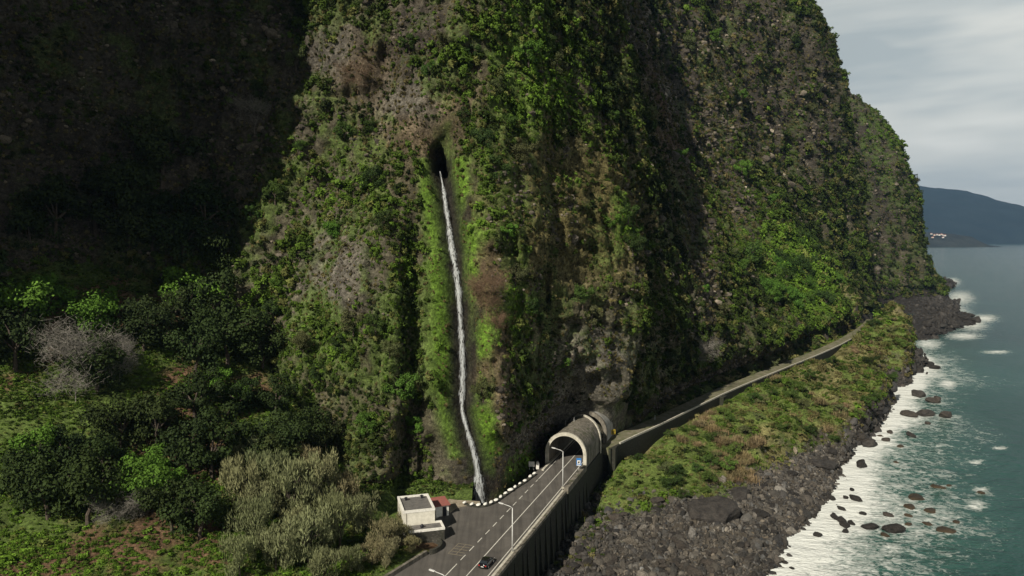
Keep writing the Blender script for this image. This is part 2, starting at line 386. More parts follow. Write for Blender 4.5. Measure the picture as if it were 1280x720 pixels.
COLS = dict(tan=(.135,.098,.058), grey=(.12,.11,.09), moss=(.098,.085,.036), red=(.095,.058,.042), dark=(.05,.043,.034), wet=(.030,.026,.021))
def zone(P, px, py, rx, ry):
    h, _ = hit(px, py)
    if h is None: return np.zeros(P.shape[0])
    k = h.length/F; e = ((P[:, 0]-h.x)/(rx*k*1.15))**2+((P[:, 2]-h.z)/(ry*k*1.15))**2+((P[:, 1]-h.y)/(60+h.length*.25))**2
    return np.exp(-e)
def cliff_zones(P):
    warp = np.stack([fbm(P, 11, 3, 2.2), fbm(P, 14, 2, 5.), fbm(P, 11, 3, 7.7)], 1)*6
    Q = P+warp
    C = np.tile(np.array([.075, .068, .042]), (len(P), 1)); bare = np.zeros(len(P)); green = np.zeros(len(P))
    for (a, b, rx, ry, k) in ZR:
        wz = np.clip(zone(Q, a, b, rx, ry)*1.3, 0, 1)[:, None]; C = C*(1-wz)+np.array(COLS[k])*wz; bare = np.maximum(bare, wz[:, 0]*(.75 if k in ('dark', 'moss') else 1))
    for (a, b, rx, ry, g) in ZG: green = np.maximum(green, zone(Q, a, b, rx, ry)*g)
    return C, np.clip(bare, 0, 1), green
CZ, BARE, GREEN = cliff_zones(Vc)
n1 = fbm(Vc, (9, 9, 14), 4, 21.); n2 = fbm(Vc, 3.2, 4, 31.); n3 = fbm(Vc, (40, 40, 60), 3, 41.)
strk = fbm(Vc, (2.2, 2.2, 22), 3, 51.)
mossy = sstep(n1+.5*n2+.4*GREEN-.25*BARE, -.12, .22)[:, None]
gcol = np.array([.055, .078, .020])*(1-np.clip(GREEN, 0, 1)[:, None]) + np.array([.095, .165, .024])*np.clip(GREEN, 0, 1)[:, None]
ALB = CZ*(1+.5*strk[:, None])*(1+.35*n2[:, None])
wet = np.zeros(len(Vc))
xg = np.interp(Vc[:, 2], wfz, wfx); nr = (Vc[:, 1] < 230)&(Vc[:, 2] < 95); dxg = Vc[:, 0]-xg
wet = np.exp(-((dxg)/2.6)**2)*nr; mstrip = nr*(np.exp(-((dxg-4.9)/2.3)**2)+.8*np.exp(-((dxg+4.6)/1.8)**2))*(Vc[:, 2] > 22)*sstep(n1+.9*strk+.4*n2, -.9, .0)
ALB = ALB*(1-.75*mossy)+gcol*.75*mossy
ALB = ALB*(1-np.clip(mstrip, 0, 1)[:, None]*.9)+np.array([.10, .185, .018])*np.clip(mstrip, 0, 1)[:, None]*.9*(1+.4*strk[:, None])
ALB = ALB*(1-wet[:, None])+np.array([.018, .016, .013])*wet[:, None]
hc = at_y(546, 196, 182); hole = np.exp(-((Vc[:, 0]-hc.x+1.2*n2)/2.2)**2-((Vc[:, 2]-hc.z)/4.5)**2)*nr
ALB = ALB*(1-.6*hole[:, None])
oc = (sstep(Vc[:, 1], 226, 236)*(1-sstep(Vc[:, 1], 455, 480))*sstep(Vc[:, 2]+4*n1, 27, 23))[:, None]*.85; ALB = ALB*(1-oc)+np.array([.040, .035, .028])*(1+.4*n2[:, None])*oc  # overhang shade above the old road, painted into the rock albedo
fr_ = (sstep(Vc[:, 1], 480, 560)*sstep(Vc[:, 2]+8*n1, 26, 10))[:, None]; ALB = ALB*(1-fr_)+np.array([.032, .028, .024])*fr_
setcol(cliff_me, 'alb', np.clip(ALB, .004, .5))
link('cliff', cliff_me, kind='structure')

# ------------------------------------------------------------------ low ground: beach, banks, headland
def rbf(pts, x, y):
    p = np.array([[a.x, a.y, a.z] if isinstance(a, Vector) else a for a in pts], float); n = len(p)
    def phi(d2): return .5*d2*np.log(d2+1e-6)
    d2 = ((p[:, None, :2]-p[None, :, :2])**2).sum(-1); K = phi(d2)+np.eye(n)*40
    A = np.zeros((n+3, n+3)); A[:n, :n] = K; A[:n, n] = 1; A[:n, n+1:] = p[:, :2]; A[n, :n] = 1; A[n+1:, :n] = p[:, :2].T
    wv = np.linalg.solve(A, np.r_[p[:, 2], 0, 0, 0]); r = wv[n]+wv[n+1]*x+wv[n+2]*y
    for i in range(n): r = r+wv[i]*phi((x-p[i, 0])**2+(y-p[i, 1])**2)
    return r
SH = [(948,730),(968,702),(990,668),(1012,648),(1040,618),(1050,590),(1062,565),(1078,548),(1100,525),(1112,500),(1130,482),(1138,462),(1136,446)]
SHW = [at_z(a, b, 0) for a, b in SH]
bp = list(SHW)
for i, p in enumerate(SHW):
    a = SHW[max(i-1, 0)]; b = SHW[min(i+1, len(SHW)-1)]; t = (b-a).normalized(); nr_ = Vector((t.y, -t.x, 0))
    bp += [p+nr_*14+Vector((0, 0, -2.2)), p+nr_*45+Vector((0, 0, -7))]
P_ = at_z
bp += [P_(720,712,3.2),P_(800,712,3),P_(880,712,2.2),P_(800,660,4.2),P_(900,655,3.6),P_(860,640,4.6),P_(960,625,3.2),P_(1000,590,3.4),P_(1030,565,3.4),
       P_(760,660,4.2),P_(760,610,5),P_(740,640,4.2),P_(785,585,5.5),P_(800,610,7.2),P_(840,600,8.2),P_(880,600,7.2),P_(830,575,7.5),P_(868,550,9),P_(900,560,9.5),P_(930,575,6.5),
       P_(905,522,11),P_(950,530,10.5),P_(960,495,13.6),P_(1000,520,8.5),P_(1000,475,14.2),P_(1040,500,9),P_(1040,465,14.5),P_(1075,520,8.5),P_(1052,542,7.5),P_(1112,492,10),P_(1130,450,12),P_(1015,556,6.5),P_(1090,512,9.5),P_(1080,490,10),
       P_(1075,430,15.8),P_(1100,440,14.5),P_(1120,430,13.5),P_(1098,400,21),P_(1120,395,25),P_(1112,364,36),P_(1129,385,29),P_(1131,402,25),P_(1133,425,17)]
for s in (-70, -40, -10, 20, 50): bp += [rp(s, 6, 3.4+max(0, s)*.06), rp(s, 0, 3.4), rp(s, -14, 3.4)]
for i in range(20, 160, 14):
    o = OLDC[i]; bp.append((o[0]-3, o[1]+3, o[2]-(9-i*.09 if i < 80 else 1.6)))
bp += [rp(S_PORT+12, 9, 8), rp(S_PORT+22, 13, 10), rp(S_PORT+2, 9, 6)]
bp += [(60, 100, -2), (120, 130, -9), (20, 100, 2.5), (-30, 60, 3), (290, 545, -4), (285, 500, -7), (320, 600, -6), (330, 640, -6), (350, 600, -8), (400, 560, -9), (300, 700, -4), (270, 480, -6)]
xs = np.arange(-45, 372, 1.25); ys = np.arange(95, 690, 1.25)
X, Y = np.meshgrid(xs, ys, indexing='ij'); Zb = rbf(bp, X, Y)
Pb = np.stack([X, Y, Zb], -1); oldd = np.full(X.shape, 1e9)
for o in OLDC[::2]: oldd = np.minimum(oldd, np.hypot(X-o[0], Y-o[1]))
rough = sstep(oldd, 4, 10)
kd = sstep(Y, 192, 205)*(1-sstep(Y, 270, 300)); Zb = np.where((Zb > 4.5) & (Zb < 12.5), Zb*(1-kd)+kd*(4.5+8*(.7*sstep((Zb-4.5)/8, 0, .6)+.3*(Zb-4.5)/8)), Zb)
ke = sstep(Y, 380, 420); Zb = np.where((Zb > 0) & (Zb < 22), Zb*(1-ke)+ke*(22*sstep(Zb/22, 0, .42)*.8+.2*Zb), Zb)
kc = sstep(Y, 235, 275)*(1-ke); tz = np.clip(Zb/9.0, 0, 1); Zb = Zb*(1-kc)+kc*np.where((Zb > 0) & (Zb < 9), 9*sstep(tz, .02, .34)*.85+9*tz*.15, Zb)
Zb = Zb + (1.1*fbm(Pb, 9, 4, 3.) + .7*ridged(Pb, 4, 3, 6.)*sstep(Zb, -1, 2) + 1.8*ridged(Pb, 15, 3, 8.)*sstep(Y, 330, 420)+(2.8*ridged(Pb, 19, 2, 28.)*sstep(Zb, 5, 7)+2.0*ridged(Pb, 9, 3, 18.)+1.4*fbm(Pb, 4, 3, 19.))*sstep(Y, 190, 215)*sstep(Zb, 4, 6))*rough
Zb = np.where(oldd < 8, np.minimum(Zb, 15.0), Zb)
sR = (X-RO.x)*RD.x+(Y-RO.y)*RD.y; tR = (X-RO.x)*RN.x+(Y-RO.y)*RN.y
Zb = np.where((tR < 7) & (sR < S_PORT+40), np.minimum(Zb, 6), Zb)
def inside(poly, x, y):
    r_ = np.zeros(x.shape, bool); n = len(poly)
    for i in range(n):
        x1, y1 = poly[i]; x2, y2 = poly[(i+1) % n]
        if y1 == y2: continue
        c_ = ((y1 > y) != (y2 > y)) & (x < (x2-x1)*(y-y1)/(y2-y1)+x1); r_ ^= c_
    return r_
SC = catmull([[p.x, p.y, 0] for p in SHW]+[[251, 462, 0], [250, 480, 0], [244, 500, 0], [234, 530, 0]], 160)
LAND = [(-200, -200), (60, 60)]+[(a, b) for a, b, _ in SC]+[(150, 700), (-200, 700)]
XJ = X+2.2*fbm(Pb, 8, 3, 15.); YJ = Y+2.2*fbm(Pb, 8, 3, 16.); ins = inside(LAND, XJ, YJ); ds = np.full(X.shape, 1e9)
for p in SC: ds = np.minimum(ds, np.hypot(XJ-p[0], YJ-p[1]))
Zb = np.where(ins, Zb, np.minimum(Zb, -.4-.2*ds+1.2*fbm(Pb, 4, 3, 17.)*np.exp(-ds/6)))
Pb[..., 2] = Zb; Vb, Fb = grid(Pb)
def beach_h(x, y):
    i = int(round((x-xs[0])/1.25)); j = int(round((y-ys[0])/1.25))
    return Zb[min(max(i, 0), len(xs)-1), min(max(j, 0), len(ys)-1)]
nb = fbm(Vb, 7, 4, 61.); nb2 = fbm(Vb, 22, 3, 71.)
rk = np.array([.075, .068, .058])*(1+.4*nb[:, None]); gr = np.array([.085, .115, .028])*(1+.5*nb[:, None]); tn = np.array([.16, .125, .065])*(1+.4*nb[:, None])
g = sstep(Vb[:, 2]+2.2*nb+1.5*nb2, 4.6, 6.2)[:, None]; g = np.maximum(g, (sstep(Vb[:, 1], 300, 360)*sstep(Vb[:, 2]+2*nb, 4, 7))[:, None])
tt = sstep(nb2+.3*nb, -.05, .25)[:, None]; C = rk*(1-g)+(gr*(1-tt*.6)+tn*tt*.6)*g
slope = np.gradient(Zb, 1.25); sl = np.hypot(slope[0], slope[1]).reshape(-1); cl_ = sstep(sl+.3*nb, 1.0, 1.8)[:, None]
C = C*(1-cl_)+np.array([.06, .05, .04])*cl_
low = np.maximum(sstep(Vb[:, 2], 1.6, .1), sstep(Vb[:, 1], 225, 260)*(1-g[:, 0]))[:, None]; C = C*(1-low*.6)
bm_ = mesh('beach_ground', Vb, Fb, M_ground); setcol(bm_, 'alb', np.clip(C, .004, .5))
link('beach_ground', bm_, kind='structure')

# left-hand slope below the cliff
lp = [(-17,131,15),(-24,120,15),(-30,108,14.5),(-12,158,15),(-27,158,16.5),(-33,142,17),(-30,165,18),(-45,118,16),(-45,140,20),(-45,165,27),(-70,118,18),(-70,140,25.5),(-70,165,38),
      (-95,118,20.5),(-95,140,31),(-95,165,47),(-120,118,23),(-120,140,35),(-120,165,54),(-150,120,28),(-150,150,46),(-190,120,36),(-40,90,13),(-70,90,14),(-110,90,16),(-150,90,20),(-190,70,22),
      (-45,180,33),(-75,182,48),(-105,182,62),(-20,172,18),(-60,60,11),(-120,50,13),(-200,30,16)]
xs2 = np.arange(-215, -9, 1.1); ys2 = np.arange(40, 196, 1.1); X2, Y2 = np.meshgrid(xs2, ys2, indexing='ij'); Z2 = rbf(lp, X2, Y2)
P2 = np.stack([X2, Y2, Z2], -1); am = sstep(-X2, 28, 45)
Z2 = Z2+(2.2*fbm(P2, 16, 4, 5.)+.8*ridged(P2, 6, 3, 9.))*am
# flat yard, side road and road corridor stay below the paving
s2 = (X2-RO.x)*RD.x+(Y2-RO.y)*RD.y; t2 = (X2-RO.x)*RN.x+(Y2-RO.y)*RN.y
yard = sstep(X2+ .78*(Y2-138)*0 + 0, -40, -28)
edge = t2+ 10.6   # distance right of the low wall
Z2 = np.where((t2 > -9.9) & (Y2 < 141), np.minimum(Z2, 13.2), Z2)
Z2 = np.where((X2 > -27) & (Y2 >= 141) & (Y2 < 165), np.minimum(Z2, 14.6), Z2)
P2[..., 2] = Z2; V2, F2 = grid(P2)
def left_h(x, y):
    i = int(round((x-xs2[0])/1.1)); j = int(round((y-ys2[0])/1.1)); return Z2[min(max(i, 0), len(xs2)-1), min(max(j, 0), len(ys2)-1)]
nb = fbm(V2, 6, 4, 81.); nb2 = fbm(V2, 18, 3, 91.)
gr = np.array([.065, .095, .022])*(1+.5*nb[:, None]); rd = np.array([.10, .062, .036])*(1+.4*nb[:, None]); tt = sstep(nb2+.5*nb, .12, .35)[:, None]
m2 = mesh('hillside_ground', V2, F2, M_ground); setcol(m2, 'alb', np.clip(gr*(1-tt)+rd*tt, .004, .5)); link('hillside_ground', m2, kind='structure')

# sea bed / base land sheet far below everything, reaching the horizon
# ------------------------------------------------------------------ sea
def sea_material():
    m, t, b = material('sea_water', .16, .5); b.inputs['IOR'].default_value = 1.33
    co = geo_co(t); fo = t.n('ShaderNodeAttribute', attribute_name='foam').outputs['Fac']; sh = t.n('ShaderNodeAttribute', attribute_name='shallow').outputs['Fac']
    big = t.noise(co, .012, 4, .6); c = t.mix(t.ramp(big, [(.35, 0.0), (.65, 1.0)]), (.006, .036, .032), (.011, .060, .051))
    c = t.mix(sh, c, (.030, .115, .088))
    n1 = t.noise(t.mapping(co, (1, 1.15, 1), (0, 0, R(35))), .16, 7, .68, .9)
    n2 = t.noise(t.mapping(co, (1, 1.35, 1), (0, 0, R(30))), .5, 6, .7, 1.2)
    nn = t.math('ADD', t.math('MULTIPLY', n1, .5), t.math('MULTIPLY', n2, .6))
    f = t.math('SUBTRACT', t.math('ADD', nn, t.math('MULTIPLY', fo, .46)), .755)
    fm = t.ramp(t.math('MULTIPLY', f, 4.6), [(0.0, 0.0), (.55, .55), (1.0, 1.0)])
    veil = t.math('MULTIPLY', t.ramp(fo, [(0.2, 0.0), (1.0, .5)]), t.ramp(n2, [(.35, .1), (.65, 1.0)]))
    c = t.mix(veil, c, (.22, .36, .32)); c = t.mix(fm, c, (.72, .74, .70)); t.l(c, b.inputs['Base Color'])
    rr = t.mix(fm, .16, .8); t.l(rr, b.inputs['Roughness'])
    w1 = t.noise(t.mapping(co, (1, 2.0, 1), (0, 0, R(28))), .09, 6, .62); w2 = t.noise(t.mapping(co, (1, 1.5, 1), (0, 0, R(-10))), .45, 5, .65)
    h = t.math('ADD', t.math('MULTIPLY', w1, 3.2), t.math('MULTIPLY', w2, .9)); h = t.math('ADD', h, t.math('MULTIPLY', fm, .3))
    bump(t, b, h, .75, .8); return m
M_sea = sea_material()
# waterline distance field from the terrain near the beach
SEA_ROCKS = []   # filled below, (x,y,r,kind)
def srock(px, py, wpx, kind, z=0): p = at_z(px, py, z); SEA_ROCKS.append((p.x, p.y, wpx*p.length/F/2, kind))
for a in [(1077,583,20,'d'),(1085,557,26,'d'),(1181,521,20,'b'),(1155,519,22,'b'),(1137,520,20,'b'),(1166,503,17,'b'),(1172,499,11,'b'),(1112,541,10,'b'),(1138,545,14,'d'),
          (1108,551,12,'b'),(1125,558,11,'o'),(1173,609,20,'o'),(1144,622,26,'o'),(1137,635,22,'o'),(1163,639,19,'o'),(1110,645,13,'b'),(1136,645,13,'o'),(1088,661,21,'d'),
          (1117,664,26,'d'),(1105,668,18,'o'),(1182,663,26,'o'),(1196,653,11,'o'),(1225,616,12,'o'),(1070,625,16,'d'),(1057,623,9,'d'),(1055,658,17,'d'),(1052,652,15,'d'),(1064,655,12,'d'),
          (1065,613,8,'d'),(1078,643,10,'d'),(1043,648,14,'d'),(1022,670,13,'d'),(1057,665,12,'d'),(1052,637,11,'d'),(1160,530,9,'b'),(1040,624,12,'d'),(1043,645,10,'d'),(1186,607,8,'o'),
          (990,711,8,'d'),(1083,539,9,'d'),(1147,495,22,'b'),(1100,545,9,'o'),(1160,458,15,'d'),(1168,461,13,'d'),(1150,452,14,'d'),(1120,578,9,'o'),(1135,656,12,'o'),(1160,655,14,'o'),(1173,686,0,'')]:
    if a[2]: srock(*a)
sx = np.r_[np.arange(30, 330, 1.6)]; sy = np.arange(90, 560, 1.6)
def foam_field(x, y):
    h = np.where(inside(LAND, x, y), 1., -1.); f = 0
    # broad wash: distance seaward of the shoreline
    dsh = np.full(x.shape, 1e9)
    for p in SC: dsh = np.minimum(dsh, np.hypot(x-p[0], y-p[1]))
    seaw = np.where(h < 0, dsh, 0); wid = 17+8*fbm(np.stack([x, y, x*0], -1), 30, 2, 3.)
    f = np.maximum(f, np.exp(-(seaw/wid)**2)*1.22*((h < 0)|(dsh < 6)))
    f = np.maximum(f, .66*np.exp(-(seaw/(wid*2.3))**2)*(h < 0))
    c = at_z(1165, 640, 0); f = f+.22*np.exp(-((x-c.x)/26)**2-((y-c.y)/28)**2)
    for (a, b, r, k) in SEA_ROCKS:
        q = np.hypot(x-a-r*.4, (y-b+r*.2)*.8)*(1+.6*fbm(np.stack([x, y, x*0], -1), 3, 2, 9.)); f = np.maximum(f, .62*np.exp(-(q/(r*1.9+1))**2))
    return f, np.clip(np.exp(-seaw/38), 0, 1)*(h < 1)
xe = np.r_[np.arange(-20, 60, 4.), np.arange(60, 300, 1.5), np.arange(300, 460, 3.), np.arange(460, 1200, 15), np.linspace(1200, 14000, 60)]
ye = np.r_[np.arange(60, 120, 4.), np.arange(120, 420, 1.5), np.arange(420, 700, 3.), np.arange(700, 1500, 10), np.linspace(1500, 16000, 70)]
XS, YS = np.meshgrid(xe, ye, indexing='ij'); ff, ss = foam_field(XS, YS)
FS = [((1190,392),26,16),((1215,405),24,9),((1160,430),22,8),((1200,372),20,10),((1190,352),12,6),((1160,466),22,14),((1205,420),26,5),((1230,398),20,6),((1150,445),14,10),((1245,440),20,2.5),((1250,560),10,3),((1222,578),9,3),((1220,632),16,8),((1226,612),14,5),((1185,480),16,8)]
for (q, rx, ry) in FS:
    c = at_z(q[0], q[1], 0); k = c.length/F; ky = (at_z(q[0], q[1]-ry, 0)-c).length if q[1]-ry > 300 else 200
    ff = np.maximum(ff, .85*np.exp(-((XS-c.x-(YS-c.y)*c.x/c.y)/(rx*k))**2-((YS-c.y)/ky)**2))
PS = np.stack([XS, YS, np.zeros_like(XS)], -1); Vs, Fs = grid(PS); sm = mesh('sea', Vs, Fs, M_sea, True)
setf(sm, 'foam', ff.ravel()); setf(sm, 'shallow', ss.ravel()*.8); link('sea', sm, kind='structure')
q = [(-40000,-30000),(40000,-30000),(40000,40000),(-40000,40000)]
link('sea_bed', mesh('sea_bed', [(a, b, -14.) for a, b in q], [(0,1,2,3)], plain('sea_floor', (.006,.03,.03), (.005,.02,.02), .01, .3, .5)), kind='structure')

# ------------------------------------------------------------------ far coast
def ridge_mesh(name, top, y0, depth, mat, seed, base=-3, amp=1.0, kind='structure', rows=40, cols=150):
    xs_ = np.array([at_y(a, b, y0).x for a, b in top]); zt = np.array([at_y(a, b, y0).z for a, b in top])
    xx = np.linspace(xs_[0], xs_[-1], cols); zz = np.interp(xx, xs_, zt); vv = np.linspace(0, 1.35, rows)
    P = np.zeros((cols, rows, 3))
    for j, v in enumerate(vv):
        f = np.clip(v, 0, 1)**.8; P[:, j, 0] = xx; P[:, j, 1] = y0+depth*(v-1); P[:, j, 2] = base+(zz-base)*(f if v <= 1 else 1-(v-1)*1.2)
    P[..., 2] += amp*ridged(P, (depth*.35,)*3, 4, seed)*np.minimum(vv, .6)[None, :]*(np.abs(zz[:, None]-base)*.16)*np.where(vv < .97, 1, .25)
    P[..., 1] += amp*depth*.12*fbm(P, (depth*.3,)*3, 3, seed+3)
    V, Fc = grid(P); return link(name, mesh(name, V, Fc, mat), kind=kind)
M_far = plain('far_wooded_slope', (.018, .03, .035), (.012, .022, .028), .004, .95, .1)
M_far2 = plain('far_headland_rock', (.04, .045, .04), (.022, .026, .026), .01, .95, .1)
ridge_mesh('hills', [(820,190),(1000,205),(1100,228),(1150,232.5),(1180,236),(1210,240),(1232,246),(1255,254),(1272,259),(1290,261),(1330,268),(1400,275),(1500,290)], 9400, 1900, M_far, 3.)
ridge_mesh('headland_hill', [(1000,283),(1100,285),(1150,289),(1165,291),(1185,292),(1200,294),(1215,296),(1222,301),(1229,305.5),(1240,307.2)], 5400, 160, M_far2, 8., amp=.7)

# ------------------------------------------------------------------ paving
def sheet(name, pts, z, mat, parent=None, kind='structure', thick=0):
    V = [(p[0], p[1], z) for p in pts]; n = len(V); Fc = [tuple(range(n))]
    if thick:
        V += [(p[0], p[1], z-thick) for p in pts]; Fc += [(i, i+n, (i+1) % n+n, (i+1) % n) for i in range(n)]
    me = mesh(name, V, Fc, mat)
    bm = bmesh.new(); bm.from_mesh(me); bmesh.ops.recalc_face_normals(bm, faces=bm.faces[:]); bm.to_mesh(me); bm.free()
    o = link(name, me, parent)
    if parent is None: o['kind'] = kind
    return o
S_END = S_PORT+75
road = sheet('road', [rp(-70,-4.1), rp(-70,4.2), rp(S_END,4.2), rp(S_END,-4.1)], 15.0, M_asphalt, thick=1.2)
yardp = [at_z(545,740,15), at_z(500,722,15), at_z(532,692,15), at_z(548,682,15), at_z(553,672,15), at_z(541,655,15), at_z(560,634,15), at_z(578,628,15), at_z(602,633,15), at_z(620,626,15), at_z(650,604,15), at_z(668,591,15), at_z(684,578,15)]
ypts = [rp(-70,-4.1), rp(-70,-10.4), at_z(480,722,15)] + yardp[2:] + [rp(S_PORT+1,-4.1)]
sheet('parking_yard', ypts, 14.996, M_asphalt, thick=1.2)
def strip(mb, s0, s1, t0, t1, z):
    a = [rp(s0, t0, z), rp(s1, t0, z), rp(s1, t1, z), rp(s0, t1, z)]; mb.add(a, [(3, 2, 1, 0)])
def slab_part(name, mb, mat, parent): return link(name, mb.me(name, mat), parent)
mb = MB(); strip(mb, -70, S_END, -.08, .08, 15.006); slab_part('centre_line', mb, M_paint, road)
mb = MB(); strip(mb, -70, S_END, 3.52, 3.68, 15.006); slab_part('edge_line', mb, M_paint, road)
s_sol = (at_z(573, 705, 15)-RO).dot(RD)
mb = MB(); strip(mb, -70, s_sol, -3.62, -3.46, 15.006); s = s_sol+1.6
while s < S_PORT-14: strip(mb, s, s+2.3, -3.62, -3.46, 15.006); s += 4.15
strip(mb, S_PORT-13, S_END, -3.62, -3.46, 15.006); slab_part('dashed_line', mb, M_paint, road)
mb = MB(); hs = (at_z(583, 688, 15)-RO).dot(RD)
for k in range(5): strip(mb, hs-2.5+k*1.2, hs-2.3+k*1.2, -6.9, -3.9, 15.006)
strip(mb, hs-2.5, hs+2.5, -6.95, -6.8, 15.007); strip(mb, hs-2.5, hs+2.5, -5.4, -5.25, 15.007)
slab_part('hatched_box', mb, M_hatch, road)
kb = MB()
kb.box(4.2, 4.75, -70, S_PORT+19.8, 13.9, 15.13, Matrix.Translation((RO.x, RO.y, 0)) @ Matrix.Rotation(ROT, 4, 'Z'))
kerb = link('kerb', kb.me('kerb', M_rim), kind='structure')
MR = Matrix.Translation((RO.x, RO.y, 0)) @ Matrix.Rotation(ROT, 4, 'Z')

# retaining wall with buttresses, under the road edge
rw = thing('retaining_wall', 'tall dark stone retaining wall holding up the seaward side of the main road', 'wall')
mb = MB(); mb.box(4.76, 5.5, -72, S_PORT-18, -2, 14.6, MR); mb.box(4.76, 5.7, S_PORT-18, S_PORT+19.5, -2, 14.6, MR); mb.box(4.78, 9.2, S_PORT+19.52, S_PORT+32, -2, 14.93, MR); link('masonry', mb.me('masonry', M_stone2), rw)
mb = MB(); mb.box(4.78, 5.42, -72, S_PORT-19, 14.6, 15.22, MR); mb.box(4.78, 5.9, S_PORT-19, S_PORT-.8, 14.6, 16.0, MR); link('coping', mb.me('coping', M_conc), rw)
for k in range(34):
    mb = MB(); s = -66+k*4.0+random.uniform(-.7, .7)
    if s > S_PORT+17: break
    V = [(5.5,s,-2),(6.7,s,-2),(5.56,s,13.8),(5.5,s,13.8),(5.5,s+.8,-2),(6.7,s+.8,-2),(5.56,s+.8,13.8),(5.5,s+.8,13.8)]
    mb.add([MR @ Vector(v) for v in V], [(0,1,2,3),(7,6,5,4),(1,5,6,2),(0,4,5,1),(3,2,6,7),(0,3,7,4)]); link('buttress', mb.me('buttress', M_stone2), rw)

# low wall along the side road, lower left
lw = MB(); a, b = at_z(533, 689, 15.6), at_z(476, 724, 15.6); d = (b-a).normalized(); n_ = Vector((-d.y, d.x, 0))
e = b + d*26
for (p, q) in ((a, b), (b, e)):
    V = [p+n_*.3, q+n_*.3, q-n_*.3, p-n_*.3]; V = [Vector((v.x, v.y, 12.5)) for v in V]+[Vector((v.x, v.y, 15.75)) for v in V]
    lw.add(V, [(0,1,2,3),(7,6,5,4),(0,4,5,1),(1,5,6,2),(2,6,7,3),(3,7,4,0)])
tag(link('roadside_wall', lw.me('roadside_wall', M_conc)), 'low pale stone wall between the side road and the shrubs, lower left of the yard', 'wall')
# curved planter wall in front of the flat-roofed building
pc = at_z(545, 686, 15); mb = MB(); V = []; n = 14
for i in range(n+1):
    an = R(-75+i*11); 
    for r_ in (2.3, 2.75):
        for zz in (14.2, 15.9): V.append((pc.x-1.6+r_*math.cos(an), pc.y+.6+r_*1.25*math.sin(an), zz))
Fc = []
for i in range(n):
    o = i*4; Fc += [(o+2,o+3,o+7,o+6),(o,o+4,o+5,o+1),(o+1,o+5,o+7,o+3)]
Fc += [(0,1,3,2),(n*4,n*4+2,n*4+3,n*4+1)]
mb.add(V, Fc); tag(link('planter_wall', mb.me('planter_wall', M_stone)), 'curved low stone planter wall at the foot of the flat-roofed building', 'wall')

# ------------------------------------------------------------------ tunnel gallery
def arch_pts(R_, zc, n=20, foot=14.2):
    pts = [(-R_, foot)]
    for i in range(n+1):
        an = math.pi-math.pi*i/n; pts.append((R_*math.cos(an), zc+R_*math.sin(an)))
    pts.append((R_, foot)); return pts
def arch_solid(mb, Ro, Ri, zc, s0, s1, skew0=0, skew1=0, bulge=0):
    o, i_ = arch_pts(Ro, zc), arch_pts(Ri, zc); n = len(o); V = []
    for (t, z) in o+i_: V.append(MR @ Vector((t, s0+skew0*(z-15)+bulge*t, z)))
    for (t, z) in o+i_: V.append(MR @ Vector((t, s1+skew1*(t), z)))
    Fc = []
    for k in range(n-1):
        Fc += [(k, k+1, k+1+2*n, k+2*n)[::-1], (n+k, n+k+1, 3*n+k+1, 3*n+k), (k, n+k, n+k+1, k+1)[::-1], (2*n+k, 3*n+k, 3*n+k+1, 2*n+k+1)]
    Fc += [(0, 2*n, 3*n, n), (n-1, 2*n-1, 4*n-1, 3*n-1)]
    mb.add(V, Fc)
ZC = 18.2
tg = thing('tunnel_gallery', 'rounded grey concrete tunnel gallery over the main road at the foot of the cliff', 'tunnel')
mb = MB(); arch_solid(mb, 5.35, 4.75, ZC, S_PORT+.55, S_PORT+20, 0, -.55); link('tube', mb.me('tube', M_conc, False), tg)
mb = MB(); arch_solid(mb, 5.6, 4.72, ZC, S_PORT-.1, S_PORT+.5); link('portal_rim', mb.me('portal_rim', M_rim), tg)
mb = MB(); arch_solid(mb, 5.75, 5.37, ZC, S_PORT+19.0, S_PORT+19.9, 0, -.55, -.55); link('rear_rim', mb.me('rear_rim', M_rim), tg)
mb = MB()
mb.box(-4.72, -4.15, S_PORT-6, S_PORT+30, 14.5, 15.35, MR); link('inner_kerb', mb.me('inner_kerb', M_rim), tg)
t2o = thing('tunnel_portal', 'second rounded concrete tunnel portal behind the gallery, let into the cliff beside the old road', 'tunnel')
mb = MB(); arch_solid(mb, 5.5, 4.75, ZC, S_PORT+24.6, S_PORT+60); link('tube', mb.me('tube', M_tube_in), t2o)
mb = MB(); arch_solid(mb, 5.8, 4.7, ZC, S_PORT+23.6, S_PORT+24.5); link('portal_rim', mb.me('portal_rim', M_conc), t2o)

